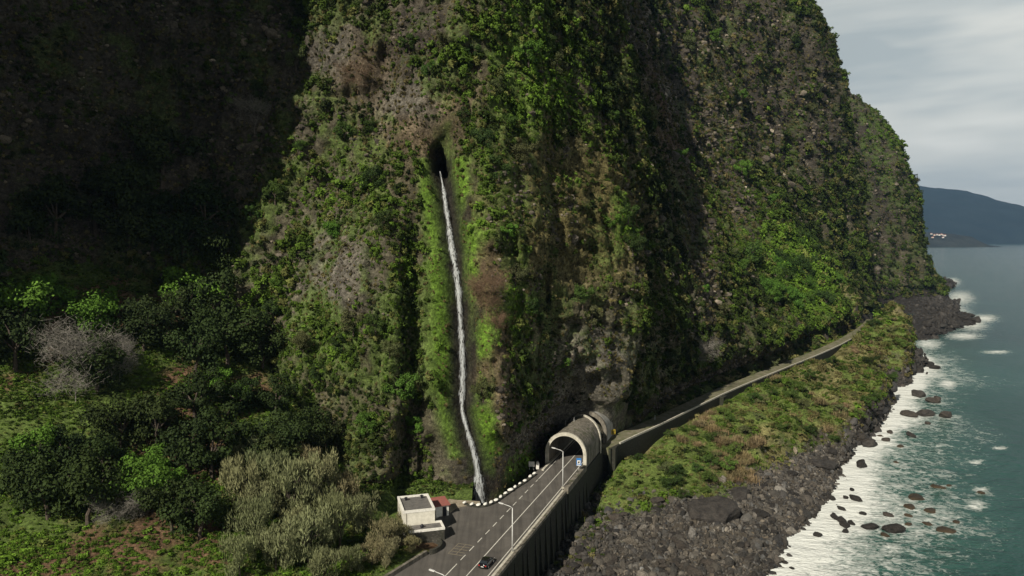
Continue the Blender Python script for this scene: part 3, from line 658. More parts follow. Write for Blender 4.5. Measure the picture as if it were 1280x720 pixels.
# low foundation wall beneath the gallery on the sea side, then the old road's wall
OL = np.array(OLDC); tang = np.gradient(OL[:, :2], axis=0); tang /= np.linalg.norm(tang, axis=1)[:, None]; nrm = np.stack([tang[:, 1], -tang[:, 0]], 1)
wd = np.linspace(2.7, 3.2, len(OL))
def ribbon(off0, off1, z0, z1, a=0, b=None):
    b = b or len(OL); P = np.zeros((b-a, 2, 3))
    P[:, 0, :2] = OL[a:b, :2]+nrm[a:b]*(off0 if np.isscalar(off0) else off0[a:b, None]); P[:, 1, :2] = OL[a:b, :2]+nrm[a:b]*(off1 if np.isscalar(off1) else off1[a:b, None])
    P[:, 0, 2] = OL[a:b, 2]+z0; P[:, 1, 2] = OL[a:b, 2]+z1; return P
def solid_ribbon(name, o0, o1, zb, zt, mat, a=0, b=None):
    T = ribbon(o0, o1, zt, zt, a, b); Bm = ribbon(o0, o1, zb, zb, a, b); n = len(T)
    V = np.concatenate([T[:, 0], T[:, 1], Bm[:, 0], Bm[:, 1]]); Fc = []
    for i in range(n-1):
        Fc += [(i, i+1, n+i+1, n+i)[::-1], (n+i, n+i+1, 3*n+i+1, 3*n+i)[::-1], (i, 2*n+i, 2*n+i+1, i+1)[::-1], (2*n+i, 3*n+i, 3*n+i+1, 2*n+i+1)[::-1]]
    Fc += [(0, n, 3*n, 2*n)[::-1], (n-1, 2*n-1, 4*n-1, 3*n-1)]
    return mesh(name, list(V), Fc, mat)
o = link('old_road', solid_ribbon('old_road', -3.4, 2.2, -2.0, .0, M_oldroad), kind='structure')
ow = thing('old_road_wall', 'dark stone retaining wall carrying the narrow old coast road', 'wall')
link('masonry', solid_ribbon('masonry', 2.2, 2.9, -16, -.1, M_stone2, 0, 150), ow)
link('parapet', solid_ribbon('parapet', 2.22, 2.7, -.1, .38, M_rim, 6, 150), ow)
i = int(np.argmin(np.hypot(OL[:, 0]-at_z(905, 497, 15).x, OL[:, 1]-at_z(905, 497, 15).y))); c = OL[i]+np.r_[nrm[i]*3.4, 0]
mb = MB(); Mx = Matrix.Translation((c[0], c[1], 0)) @ Matrix.Rotation(math.atan2(tang[i, 1], tang[i, 0]), 4, 'Z'); mb.box(-1.6, 1.6, -1.0, .8, 3, 14.9, Mx); mb.box(-1.75, 1.75, -1.15, .9, 14.9, 15.35, Mx)
link('pier', mb.me('pier', M_stone2), ow)
# vegetated verge at the tunnel end / between tube and old road
# ------------------------------------------------------------------ waterfall
def waterfall():
    m, t, b = material('falling_water', .45, .4); co = geo_co(t)
    n = t.noise(t.mapping(co, (3.4, 3.4, .33)), 1.0, 7, .72, .4); t.l(t.mix(t.ramp(n, [(.35, 0.0), (.7, 1.0)]), (.80, .82, .82), (.22, .25, .26)), b.inputs['Base Color'])
    ed = t.n('ShaderNodeAttribute', attribute_name='edge').outputs['Fac']
    al = t.math('ADD', t.math('MULTIPLY', n, 4.2), t.math('MULTIPLY', ed, -2.2)); al = t.math('SUBTRACT', al, 1.5); al = t.ramp(al, [(.05, 0.0), (.9, .96)])
    t.l(al, b.inputs['Alpha']); bump(t, b, n, .6, .2)
    pts = []; 
    ctr = [(550,214,1.6),(554,235,3.0),(556,250,4.2),(560,276,5.2),(563,300,5.6),(567,322,6.2),(570,340,6.8),(573,365,5.6),(575.5,400,5.6),(577.5,435,6.2),(578.5,470,6.4),(577.5,498,5.2),(578,515,4.6),(583,535,5.0),(589,555,5.2),(594,573,6.0),(597,590,7.6),(598,605,9.4),(599,629,12)]
    C = catmull([list(c) for c in ctr], 150); P = []; E = []
    prev = None; ysm = []
    for c in C:
        h, nn = hit(c[0], c[1]); y = h.y if h and h.y < 215 else (ysm[-1] if ysm else 176); ysm.append(y)
    ysm = np.array(ysm); ysm = np.array([ysm[max(0, i-7):i+8].min()*.5+ysm[max(0, i-7):i+8].mean()*.5 for i in range(len(ysm))])
    ysm = np.convolve(np.pad(ysm, 5, 'edge'), np.ones(11)/11, 'valid')-.9
    for c, y in zip(C, ysm):
        row = []; p = at_y(c[0], c[1], y); hw = c[2]*y/F*1.0*(1+.25*math.sin(p.z*.9)*math.sin(p.z*.37+1))
        for k in range(7):
            a = -1+2*k/6; row.append((p.x+a*hw, y+.9*a*a, p.z)); E.append(abs(a)**2*.55)
        P.append(row)
    main = grid(np.array(P)); Vs_, Fs_ = [main[0]], [main[1]]; nb_ = len(main[0])
    for (i0, i1, off, wd_) in ():
        Q = []
        for i in range(i0, i1):
            c = P[i][3]; f = math.sin(math.pi*(i-i0)/(i1-i0-.99)*.5) if i1 > 140 else math.sin(math.pi*(i-i0)/(i1-i0-.99)); hw_ = abs(P[i][6][0]-P[i][0][0])/2; o_ = c[0]+off*hw_*(.45+.75*f)
            for k in range(7): E.append(abs(-1+k/3)**2*.55)
            Q.append([(o_+(-1+k/3)*wd_*(.4+f), c[1]+.35, c[2]) for k in range(7)])
        a_, b_ = grid(np.array(Q)); Vs_.append(a_); Fs_.append(b_+nb_); nb_ += len(a_)
    V, Fc = np.concatenate(Vs_), np.concatenate(Fs_); me = mesh('waterfall', V, Fc, m, True); setf(me, 'edge', E); link('waterfall', me, kind='structure')
waterfall()

# ------------------------------------------------------------------ buildings
def frame_from(p, q):  # origin p, local x towards q
    return Matrix.Translation((p.x, p.y, 0)) @ Matrix.Rotation(math.atan2(q.y-p.y, q.x-p.x), 4, 'Z')
zr = 20.2
fa, fb = at_z(504, 640, zr), at_z(543.5, 635.8, zr); fc = at_z(527, 616.5, zr)
W_ = (fb-fa).length; Dp = 8.6; MBd = frame_from(fa, fb)
bd = thing('utility_building', 'cream flat-roofed two-level building at the edge of the parking yard', 'building')
mb = MB(); mb.box(0, W_, 0, Dp, 13.5, zr-.35, MBd); link('upper_walls', mb.me('upper_walls', M_white), bd)
mb = MB()
for (a0,a1,b0,b1) in ((-.08, W_+.08, -.08, .32), (-.08, W_+.08, Dp-.32, Dp+.08), (-.08, .32, .32, Dp-.32), (W_-.32, W_+.08, .32, Dp-.32)): mb.box(a0, a1, b0, b1, zr-.35, zr+.12, MBd)
link('parapet', mb.me('parapet', M_whitest), bd)
mb = MB(); mb.box(.32, W_-.32, .32, Dp-.32, zr-.36, zr-.22, MBd); rf = link('roof', mb.me('roof', M_roofgrey), bd)
for (a0, b0) in ((1.5, 6.8), (W_-1.5, 7.2)):
    mb = MB(); mb.tube([MBd @ Vector((a0, b0, zr-.22)), MBd @ Vector((a0, b0, zr+.25)), MBd @ Vector((a0, b0, zr+.3)), MBd @ Vector((a0, b0, zr+.5))], [.22, .22, .42, .12], 10); link('roof_vent', mb.me('roof_vent', M_dark), rf)
za = 17.45
mb = MB(); mb.box(.5, W_+1.3, -3.5, -.09, 13.0, za-.3, MBd); link('lower_walls', mb.me('lower_walls', M_stone), bd)
mb = MB()
for (a0,a1,b0,b1) in ((.42, W_+1.38, -3.58, -3.2), (.42, .8, -3.2, -.09), (W_+1.0, W_+1.38, -3.2, -.09)): mb.box(a0, a1, b0, b1, za-.3, za+.12, MBd)
mb.box(W_+.02, W_+1.38, -.09, .3, 13.2, za+.12, MBd)
link('lower_parapet', mb.me('lower_parapet', M_whitest), bd)
mb = MB(); mb.box(.8, W_+1.0, -3.2, -.09, za-.32, za-.2, MBd); rf2 = link('lower_roof', mb.me('lower_roof', M_roofgrey), bd)
mb = MB(); mb.tube([MBd @ Vector((W_*.55, -1.6, za-.2)), MBd @ Vector((W_*.55, -1.6, za+.2)), MBd @ Vector((W_*.55, -1.6, za+.5))], [.3, .42, .15], 10); link('roof_vent', mb.me('roof_vent', M_dark), rf2)
mb = MB(); mb.box(-.05, .0, 2.5, 3.7, 17.2, 18.3, MBd); link('side_window', mb.me('side_window', M_dark), bd)
mb = MB(); mb.tube([MBd @ Vector((W_*.1, -.06, 17.3)), MBd @ Vector((W_*.1, -.06, zr-.4))], .05, 6); link('downpipe', mb.me('downpipe', M_conc), bd)
ha, hb = at_z(545, 646.5, 15), at_z(561, 644, 15); MH = frame_from(ha, hb); hw = (hb-ha).length
ht = thing('kiosk', 'small white hut with a reddish flat roof and a dark doorway, beside the flat-roofed building', 'hut')
mb = MB(); mb.box(0, hw, 0, 3.4, 14.6, 17.3, MH); link('walls', mb.me('walls', M_whitest), ht)
mb = MB(); V = [(-.3,-.35,17.32),(hw+.3,-.35,17.32),(hw+.3,3.8,17.8),(-.3,3.8,17.8)]; V = V+[(a, b, c+.18) for a, b, c in V]
mb.add([MH @ Vector(v) for v in V], [(3,2,1,0),(4,5,6,7),(0,1,5,4),(1,2,6,5),(2,3,7,6),(3,0,4,7)]); link('roof', mb.me('roof', M_red), ht)
mb = MB(); mb.box(hw*.52, hw*.82, -.04, .0, 14.9, 17.05, MH); dr = link('door', mb.me('door', M_dark), ht)
mb = MB(); mb.box(hw*.50, hw*.52, -.07, .0, 14.9, 17.12, MH); mb.box(hw*.82, hw*.84, -.07, .0, 14.9, 17.12, MH); mb.box(hw*.52, hw*.82, -.07, .0, 17.052, 17.12, MH); link('door_frame', mb.me('door_frame', M_rim), dr)
# paved apron with pale slabs behind the hut
ap = [at_z(a, b, 15.2) for a, b in ((562,640),(571,634),(586,631),(600,629),(600,626),(585,625),(572,624.5),(562,623),(556,626))]
sheet('apron_paving', ap, 15.1, plain('pale_apron', (.34,.29,.22), (.18,.15,.10), .9, .9), thick=.6)
# tiny concrete block hut up on the left slope
# ------------------------------------------------------------------ street lamps, signs, poles
def lamp(loc, arm_deg, label):
    t = thing('street_lamp', label, 'street lamp', loc, 0, 'street lamps on the seaward side of the road')
    mb = MB(); mb.tube([(0,0,0),(0,0,4),(0,0,8.6)], [.16,.12,.08], 10); link('pole', mb.me('pole', M_galv, True), t)
    mb = MB(); mb.box(-.28,.28,-.28,.28,-.3,.12); link('base', mb.me('base', M_rim), t)
    a = R(arm_deg); dx, dy = math.cos(a), math.sin(a)
    mb = MB(); mb.tube([(0,0,8.55),(dx*.5,dy*.5,8.85),(dx*1.9,dy*1.9,9.15)], [.075,.065,.055], 8); ar = link('arm', mb.me('arm', M_galv, True), t)
    M = Matrix.Translation((dx*2.3, dy*2.3, 9.22)) @ Matrix.Rotation(a, 4, 'Z') @ Matrix.Rotation(R(-8), 4, 'Y')
    mb = MB(); mb.box(-.5,.5,-.19,.19,-.06,.1, M); hd = link('lamp_head', mb.me('lamp_head', M_galv, False, .05), t)
    mb = MB(); mb.box(-.35,.35,-.14,.14,-.085,-.06, M); link('lamp_glass', mb.me('lamp_glass', M_lampglass), hd)
    return t
aw = math.degrees(math.atan2(-RN.y, -RN.x))
l1 = lamp(at_z(640.5, 690, 15.1), aw, 'tall grey street lamp on the road edge between the car and the tunnel')
l2 = lamp(at_z(703.5, 609, 15.9), aw, 'street lamp standing nearest the tunnel mouth, its arm in front of the arch')
p3 = rp((at_z(640.5, 690, 15)-RO).dot(RD)-23.5, 4.95, 15.1)
l3 = lamp(p3, aw, 'street lamp cut off by the bottom of the photo, only its head showing')
# place third lamp so that its head shows at the very bottom
hp = at_z(540, 714, 24.2); l3.location = (hp.x-2.3*math.cos(R(aw)), hp.y-2.3*math.sin(R(aw)), 15.1)

sg = thing('road_sign', 'blue rectangular road sign with a white panel at the right foot of the tunnel arch', 'sign', at_z(723.5, 588, 15.9))
sg.rotation_euler = (0, 0, R(-8))
mb = MB(); mb.tube([(0,0,-.8),(0,.0,2.9)], .05, 8); link('post', mb.me('post', M_galv), sg)
mb = MB(); mb.box(-.62,.62,-.09,-.05,1.2,3.2); pnl = link('panel', mb.me('panel', M_blue, False, .01), sg)
mb = MB(); mb.box(-.40,.40,-.097,-.0905,1.72,2.62); link('white_field', mb.me('white_field', M_whitest), pnl)
mb = MB(); V = [(-.22,-.1,1.86),(.05,-.1,1.86),(.24,-.1,2.18),(.05,-.1,2.46),(-.05,-.1,2.3),(-.22,-.1,2.3)]; mb.add(V+[(a,-.104,c) for a,b,c in V], [(6,7,8,9,10,11)]); link('dark_symbol', mb.me('dark_symbol', M_dark), pnl)
mb = MB(); mb.box(-.5,.5,-.097,-.0905,1.28,1.5); link('lower_strip', mb.me('lower_strip', M_whitest), pnl)
ws = thing('notice_board', 'white board on short posts among green plants left of the tunnel mouth', 'sign', at_z(664.5, 586, 15))
mb = MB(); mb.box(-.75,.75,-.05,.05,.6,1.9); link('board', mb.me('board', M_whitest, False, .01), ws)
for x_ in (-.55,.55): mb = MB(); mb.tube([(x_,.1,-.3),(x_,.1,1.7)], .05, 6); link('post', mb.me('post', M_galv), ws)
ys_ = thing('road_works_board', 'yellow warning board standing at the start of the old road beside the rear portal', 'sign', at_z(766, 545, 15.1))
mb = MB(); mb.box(-.75,.75,-.06,.06,.45,2.0); pn = link('board', mb.me('board', M_yellow, False, .01), ys_)
for x_ in (-.5,.5): mb = MB(); mb.tube([(x_,.13,-.2),(x_,.13,1.9)], .05, 6); link('post', mb.me('post', M_dark), ys_)
for k in (-.35, .15): mb = MB(); V = [(k,-.065,.5),(k+.2,-.065,.5),(k+.5,-.065,1.95),(k+.3,-.065,1.95)]; mb.add(V, [(0,1,2,3)]); link('dark_stripe', mb.me('dark_stripe', M_dark), pn)
def post(px, base, top, y, label, rad=.07):
    a = at_y(px, base, y); b = at_y(px, top, y); mb = MB(); mb.tube([(0,0,-.4),(0,0,b.z-a.z)], [rad, rad*.7], 8)
    mb.tube([(0,0,b.z-a.z),(0,0,b.z-a.z+.12)], [rad*1.6, rad*1.2], 8)
    o = link('marker_pole', mb.me('marker_pole', M_galv)); o.location = a; return tag(o, label, 'pole')
post(717.5, 535, 522.5, 199, 'taller thin pale pole standing on top of the tunnel gallery')
post(707, 531, 526.5, 200, 'short thin pole on the grassy left shoulder of the tunnel gallery', .06)
post(818.5, 529, 520, 233, 'white marker pole on the edge of the old coast road', .12)
kb2 = thing('guard_block', 'white painted concrete end block at the left foot of the tunnel arch', 'bollard', at_z(672, 586, 15))
mb = MB(); mb.box(-.4,.4,-.4,.4,-.1,1.7); link('block', mb.me('block', M_whitest, False, .12), kb2)
mb = MB(); mb.box(-.3,.3,-.3,.3,1.7,1.95); link('cap', mb.me('cap', M_rim, False, .05), kb2)

# rocks -------------------------------------------------------------
def rock_mesh(name, seed, mat, sub=3, flat=1.0, facets=16):
    bm = bmesh.new(); bmesh.ops.create_icosphere(bm, subdivisions=sub, radius=1)
    V = np.array([v.co[:] for v in bm.verts]); r = np.random.default_rng(seed)
    for k in range(facets):
        n = r.normal(size=3); n /= np.linalg.norm(n); dd = r.uniform(.66, .93); q = V@n; V = V-np.outer(np.maximum(q-dd, 0), n)
    V = V*(1+.20*fbm(V, .9, 3, seed*3.1)+.11*fbm(V, .28, 3, seed*1.7))[:, None]*np.array([1, r.uniform(.75, 1), r.uniform(.6, .85)*flat])
    for v, c in zip(bm.verts, V): v.co = c
    me = bpy.data.meshes.new(name); bm.to_mesh(me); bm.free(); me.materials.append(mat); return me
M_rockL = rock_mat('weathered_basalt', (.062, .055, .048), (.026, .023, .021))
RMS = [rock_mesh('boulder', 40+i, M_rockL, 4, 1.0, 14) for i in range(2)]
M_rockb = rock_mat('brown_basalt', (.07, .058, .047), (.035, .03, .026))
RM = {k: [rock_mesh('boulder', 10+i+ord(k), m, 3 if k == 'b' else 4) for i in range(5)] for k, m in (('d', M_rockd), ('b', M_rockb), ('o', M_rocko))}
# the row of white painted kerb stones
WS = [(581,629.5),(590,631.5),(598,632.3),(607,631.5),(614,629),(620,626.3),(626,622),(632,617.8),(638,613.5),(644,609.6),(650,605.6),(656,602),(663,596.5),(668,593)]
wm = [rock_mesh('painted_stone', 70+i, M_whitest, 2, .9, 5) for i in range(3)]
names_ = ['first at the left end', 'second from the left', 'third from the left', 'fourth from the left', 'fifth from the left', 'sixth from the left', 'seventh from the left', 'seventh from the right', 'sixth from the right', 'fifth from the right', 'fourth from the right', 'third from the right', 'second from the right', 'last at the right end, nearest the tunnel']
for i, (a, b) in enumerate(WS):
    p = at_z(a, b, 15.3); o = link('painted_stone', wm[i % 3]); o.location = (p.x, p.y, 15.62); s = random.uniform(.5, .66); o.scale = (s*1.35, s*.9, s*.8); o.rotation_euler = (0, 0, ROT+1.4+random.uniform(-.3, .3))
    tag(o, 'white painted stone edging the yard, '+names_[i], 'stone', 'white painted stones edging the yard')
lwp = MB()
for i in range(len(WS)-1):
    p, q = at_z(*WS[i], 15.3), at_z(*WS[i+1], 15.3); d = (q-p).normalized(); n_ = Vector((-d.y, d.x, 0)); V = [p+n_*.4, p-n_*.4, q-n_*.4, q+n_*.4]
    lwp.add([Vector((v.x, v.y, 14.2)) for v in V]+[Vector((v.x, v.y, 15.28+.001*i)) for v in V], [(0,1,2,3),(7,6,5,4),(0,4,5,1),(1,5,6,2),(2,6,7,3),(3,7,4,0)])
tag(link('edging_wall', lwp.me('edging_wall', M_stone)), 'low dark stone kerb wall under the row of white stones', 'wall')

# car ------------------------------------------------------------------
def car():
    t = thing('parked_car', 'black hatchback car driving on the main road towards the tunnel', 'car', rp(5.2, 1.75, 15.01), ROT)
    m, n_, b = material('black_car_paint', .18, .6); b.inputs['Base Color'].default_value = (.006, .006, .008, 1); b.inputs['Coat Weight'].default_value = .6
    g, n_, b = material('car_glass', .06, .6); b.inputs['Base Color'].default_value = (.02, .025, .03, 1)
    ty, n_, b = material('tyre_rubber', .8, .2); b.inputs['Base Color'].default_value = (.015, .015, .015, 1)
    rl, n_, b = material('tail_lamp_red', .3, .5); b.inputs['Base Color'].default_value = (.35, .02, .015, 1)
    pl, n_, b = material('number_plate', .5, .3); b.inputs['Base Color'].default_value = (.7, .7, .66, 1)
    sec = [(-2.08,.30,.72,.66),(-2.02,.24,.98,.80),(-1.5,.2,1.02,.86),(-.6,.2,.98,.88),(.7,.2,.96,.88),(1.5,.2,.86,.86),(1.95,.26,.72,.78),(2.08,.34,.58,.62)]
    V = []; Fc = []
    for (y, zb, zt, hw_) in sec:
        V += [(-hw_*.9,y,zb),(-hw_,y,zb+.2),(-hw_,y,zt-.22),(-hw_*.86,y,zt),(hw_*.86,y,zt),(hw_,y,zt-.22),(hw_,y,zb+.2),(hw_*.9,y,zb)]
    for i in range(len(sec)-1):
        for k in range(8): Fc.append((i*8+k, i*8+(k+1) % 8, (i+1)*8+(k+1) % 8, (i+1)*8+k)[::-1])
    Fc += [tuple(range(8)), tuple(range(len(V)-8, len(V)))[::-1]]
    bd_ = link('body', mesh('body', V, Fc, m, True), t)
    cab = [(-1.75,.92,.80,.92),(-1.35,1.40,.62,.92),(-.2,1.46,.64,.92),(.45,1.36,.60,.92),(1.1,.90,.76,.92)]
    V = []; Fc = []
    for (y, z, hw_, zb) in cab: V += [(-.80,y,zb-.06),(-hw_,y,z),(hw_,y,z),(.80,y,zb-.06)]
    for i in range(len(cab)-1):
        for k in (0, 1, 2): Fc.append((i*4+k, (i+1)*4+k, (i+1)*4+k+1, i*4+k+1))
    Fc += [(0,1,2,3), tuple(range(len(V)-4, len(V)))[::-1]]
    link('windows', mesh('windows', V, Fc, g), t)
    mb = MB(); V = [(-.57,-1.38,1.415),(.57,-1.38,1.415),(.6,-.2,1.475),(.56,.42,1.375),(-.56,.42,1.375),(-.6,-.2,1.475)]; mb.add(V+[(a,b,c+.03) for a,b,c in V], [(6,7,8,11),(8,9,10,11),(0,1,7,6),(3,4,10,9),(1,2,8,7),(2,3,9,8),(4,5,11,10),(5,0,6,11)]); link('roof', mb.me('roof', m), t)
    for x_ in (-.8, .8):
        for y_ in (-1.3, 1.28):
            mb = MB(); mb.tube([(x_-.11,y_,.31),(x_+.11,y_,.31)], .31, 18); wv = link('wheel', mb.me('wheel', ty), t)
            sx_ = 1 if x_ > 0 else -1; mb = MB(); mb.tube([(x_+sx_*.112,y_,.31),(x_+sx_*.125,y_,.31)], .2, 12); link('rim', mb.me('rim', M_galv), wv)
    for x_ in (-.62, .62):
        mb = MB(); mb.box(x_-.14,x_+.14,-2.1,-2.03,.66,.86); link('tail_light', mb.me('tail_light', rl, False, .01), t)
        mb = MB(); mb.box(x_-.16,x_+.16,2.0,2.09,.5,.62); link('headlight', mb.me('headlight', M_lampglass, False, .01), t)
        mb = MB(); mb.box(x_*1.5-.09,x_*1.5+.09,.72,.82,.92,1.05); link('wing_mirror', mb.me('wing_mirror', m, False, .01), t)
    mb = MB(); mb.box(-.26,.26,-2.1,-2.085,.5,.62); link('number_plate', mb.me('number_plate', pl), t)
    t.name = 'car'; return t
car()

# ------------------------------------------------------------------ scatter (uncountable plants and stones)
def protos(name, meshes):
    c = bpy.data.collections.new(name)
    for i, me in enumerate(meshes):
        o = bpy.data.objects.new('%s_source_%02d' % (name, i), me); c.objects.link(o)
    return c
def scatter(name, pts, rot, scl, idx, tint, coll, label, cat):
    lim = np.clip(np.linalg.norm(pts, axis=1)/230, 1, 2.2)[:, None]*2.3; scl = np.minimum(scl, lim)
    me = bpy.data.meshes.new(name); me.vertices.add(len(pts)); me.vertices.foreach_set('co', pts.astype(np.float32).ravel())
    for nm, ar in (('rot', rot), ('scl', scl)):
        a = me.attributes.new(nm, 'FLOAT_VECTOR', 'POINT'); a.data.foreach_set('vector', ar.astype(np.float32).ravel())
    a = me.attributes.new('idx', 'INT', 'POINT'); a.data.foreach_set('value', idx.astype(np.int32))
    a = me.attributes.new('tint', 'FLOAT_COLOR', 'POINT'); a.data.foreach_set('color', np.concatenate([tint, np.ones((len(tint), 1))], 1).astype(np.float32).ravel())
    ng = bpy.data.node_groups.new(name, 'GeometryNodeTree'); ng.interface.new_socket('Geometry', in_out='INPUT', socket_type='NodeSocketGeometry'); ng.interface.new_socket('Geometry', in_out='OUTPUT', socket_type='NodeSocketGeometry')
    N = ng.nodes; gi = N.new('NodeGroupInput'); go = N.new('NodeGroupOutput'); ip = N.new('GeometryNodeInstanceOnPoints'); ci = N.new('GeometryNodeCollectionInfo')
    ci.inputs['Collection'].default_value = coll; ci.inputs['Separate Children'].default_value = True; ci.inputs['Reset Children'].default_value = True
    ip.inputs['Pick Instance'].default_value = True
    def attr(nm, ty):
        nd = N.new('GeometryNodeInputNamedAttribute'); nd.data_type = ty; nd.inputs['Name'].default_value = nm; return nd.outputs[0]
    Lk = ng.links.new; Lk(gi.outputs[0], ip.inputs['Points']); Lk(ci.outputs[0], ip.inputs['Instance']); Lk(attr('idx', 'INT'), ip.inputs['Instance Index'])
    e2r = N.new('FunctionNodeEulerToRotation'); Lk(attr('rot', 'FLOAT_VECTOR'), e2r.inputs[0]); Lk(e2r.outputs[0], ip.inputs['Rotation']); Lk(attr('scl', 'FLOAT_VECTOR'), ip.inputs['Scale']); Lk(ip.outputs[0], go.inputs[0])
    o = link(name, me); md = o.modifiers.new('scatter', 'NODES'); md.node_group = ng; o['kind'] = 'stuff'; tag(o, label, cat); return o
def leaf_blob(name, seed, n, size, mat, lumps=6, long=1.0, hollow=.55, up=0.0):
    r = np.random.default_rng(seed); LC = r.normal(size=(lumps, 3)); LC /= np.linalg.norm(LC, axis=1)[:, None]; LC *= r.uniform(.25, .62, (lumps, 1)); LC[:, 2] = np.abs(LC[:, 2])*.8
    k = r.integers(0, lumps, n); d = r.normal(size=(n, 3)); d /= np.linalg.norm(d, axis=1)[:, None]
    c = LC[k]+d*(r.uniform(hollow, 1, (n, 1))*r.uniform(.3, .52, (lumps, 1))[k])
    nrm_ = d+.6*r.normal(size=(n, 3))+np.array([0, 0, .5+up]); nrm_ /= np.linalg.norm(nrm_, axis=1)[:, None]
    a = np.cross(nrm_, r.normal(size=(n, 3))); a /= np.linalg.norm(a, axis=1)[:, None]; b = np.cross(nrm_, a); s = size*r.uniform(.6, 1.35, (n, 1))
    a = a*s*long; b = b*s/long**.5; V = np.stack([c-a-b*.35, c-a*.2+b, c+a+b*.3, c+a*.1-b], 1).reshape(-1, 3); Fc = np.arange(4*n).reshape(-1, 4)
    return mesh(name, V, Fc, mat)
def blade_tuft(name, seed, n, mat, wid=.035, droop=.5):
    r = np.random.default_rng(seed); V = []; Fc = []
    for i in range(n):
        a = r.uniform(0, 6.283); l = r.uniform(.6, 1.1); tilt = r.uniform(.1, .8); o = np.array([r.normal()*.25, r.normal()*.25, 0]); d = np.array([math.cos(a), math.sin(a), 0]); s = np.array([-d[1], d[0], 0])*wid
        b = len(V)
        for q, wq in ((0, 1), (.5, 1), (1, .2)):
            p = o+d*l*tilt*q+np.array([0, 0, 1])*(l*q-l*droop*tilt*q*q); V += [p-s*wq, p+s*wq]
        Fc += [(b, b+1, b+3, b+2), (b+2, b+3, b+5, b+4)]
    return mesh(name, np.array(V), np.array(Fc), mat)
bush = [leaf_blob('leafy_bush', 100+i, 150, .115, M_leafI, 5+i % 3) for i in range(6)]+[leaf_blob('leafy_bush', 120+i, 110, .16, M_leafI, 4, 1.6) for i in range(3)]+[blade_tuft('grass_tuft', 130+i, 60, M_leafI, .05) for i in range(2)]
C_bush = protos('plants', bush)
def eul_from_n(n, jitter, r):
    # tilt the plant's up axis half way towards the surface normal
    up = n*.55+np.array([0, 0, .75])+r.normal(size=n.shape)*jitter; up /= np.linalg.norm(up, axis=1)[:, None]; yaw = r.uniform(0, 6.283, len(n))
    rx = -np.arcsin(np.clip(up[:, 1], -1, 1)); ry = np.arctan2(up[:, 0], up[:, 2]); return np.stack([rx, ry, yaw*.15], 1)
def sample(V, Fc, wgt, n, r):
    a, b, c, d = (V[Fc[:, i]] for i in range(4)); nr_ = np.cross(c-a, d-b); ar = np.linalg.norm(nr_, axis=1)/2; nr_ /= (np.linalg.norm(nr_, axis=1)[:, None]+1e-9)
    p = ar*wgt; p /= p.sum(); k = r.choice(len(Fc), n, p=p); u, v = r.uniform(size=(2, n, 1))
    return (a[k]*(1-u)+b[k]*u)*(1-v)+(d[k]*(1-u)+c[k]*u)*v, nr_[k], k
DARK, MID, BRI, OLI, TAN = (np.array(c) for c in ((.019,.028,.008), (.052,.078,.014), (.100,.178,.020), (.125,.115,.042), (.20,.150,.080)))
def tints(P, green, r, dark=None):
    n = fbm(P, 14, 3, 101.)+.55*fbm(P, 4.5, 2, 111.)+r.normal(size=len(P))*.22
    t = np.clip(n*1.0+.42, 0, 1)[:, None]; c = DARK*(1-t)+MID*t; g = np.clip(green+.35*n+.15*r.normal(size=len(P)), 0, 1)[:, None]; c = c*(1-g)+BRI*g
    o = (r.uniform(size=len(P)) < .16)[:, None]; c = np.where(o, c*.4+OLI*.6, c); return c*r.uniform(.7, 1.35, (len(P), 1))
r = np.random.default_rng(5)
FC = Vc[Fcl].mean(1); fx, fy = project(FC); vis = (FC[:, 1] > 120) & (fx > -120) & (fx < 1400) & (fy > -140) & (fy < 860) & (FC[:, 2] > np.where(FC[:, 1] > 600, 7, 13))
fB = BARE[Fcl].mean(1)*.95; fB = np.maximum(fB, .95*(FC[:, 1] > 228)*(FC[:, 1] < 470)*(FC[:, 2] < 25+3*fbm(FC, 8, 2, 4.))); fG = GREEN[Fcl].mean(1); fn = fbm(FC, (8, 8, 11), 4, 131.)
tube_s = (FC[:, 0]-RO.x)*RD.x+(FC[:, 1]-RO.y)*RD.y; tube_t = (FC[:, 0]-RO.x)*RN.x+(FC[:, 1]-RO.y)*RN.y
clear = ~((np.abs(tube_t) < 8.5) & (tube_s < S_PORT+60) & (FC[:, 2] < 27))
dxf = FC[:, 0]-np.interp(FC[:, 2], wfz, wfx); clear &= ~((np.abs(dxf) < 3.4) & (FC[:, 1] < 225) & (FC[:, 2] < 104))
fd = np.linalg.norm(FC, axis=1)
wgt = vis*clear*np.clip(.22+1.0*sstep(fn+.25*fG, -.3, .2), 0, 1)*(1-.72*np.clip(fB, 0, 1))*np.where((np.abs(dxf) < 9) & (FC[:, 1] < 225) & (FC[:, 2] < 95), .25, 1)*np.clip((230/fd)**1.35, .12, 1.2)
P, N_, k = sample(Vc, Fcl, wgt, 110000, r)
dist = np.linalg.norm(P, axis=1); sz = r.lognormal(-.28, .5, len(P))*1.0*np.clip(dist/230, .85, 2.4)*np.where(fB[k] > .4, .6, 1)*(.8+.5*sstep(fbm(P, 10, 2, 141.), -.1, .4))
N_ = np.where((N_[:, 1:2] > 0), -N_, N_)
idx = r.integers(0, 9, len(P)); scl = np.stack([sz, sz, sz*r.uniform(.7, 1.25, len(P))], 1)
scatter('cliff_vegetation', P+N_*sz[:, None]*.25, eul_from_n(N_, .2, r), scl, idx, tints(P, fG[k], r), C_bush, 'mixed green shrubs, ferns and creepers clinging all over the cliff', 'vegetation')
w2 = vis*clear*(.25+fB)*np.clip((230/fd)**1.5, .08, 1.2)
P, N_, k = sample(Vc, Fcl, w2, 30000, r); sz = r.lognormal(-.9, .4, len(P))*1.1*np.clip(np.linalg.norm(P, axis=1)/230, .85, 2.2); N_ = np.where((N_[:, 1:2] > 0), -N_, N_)
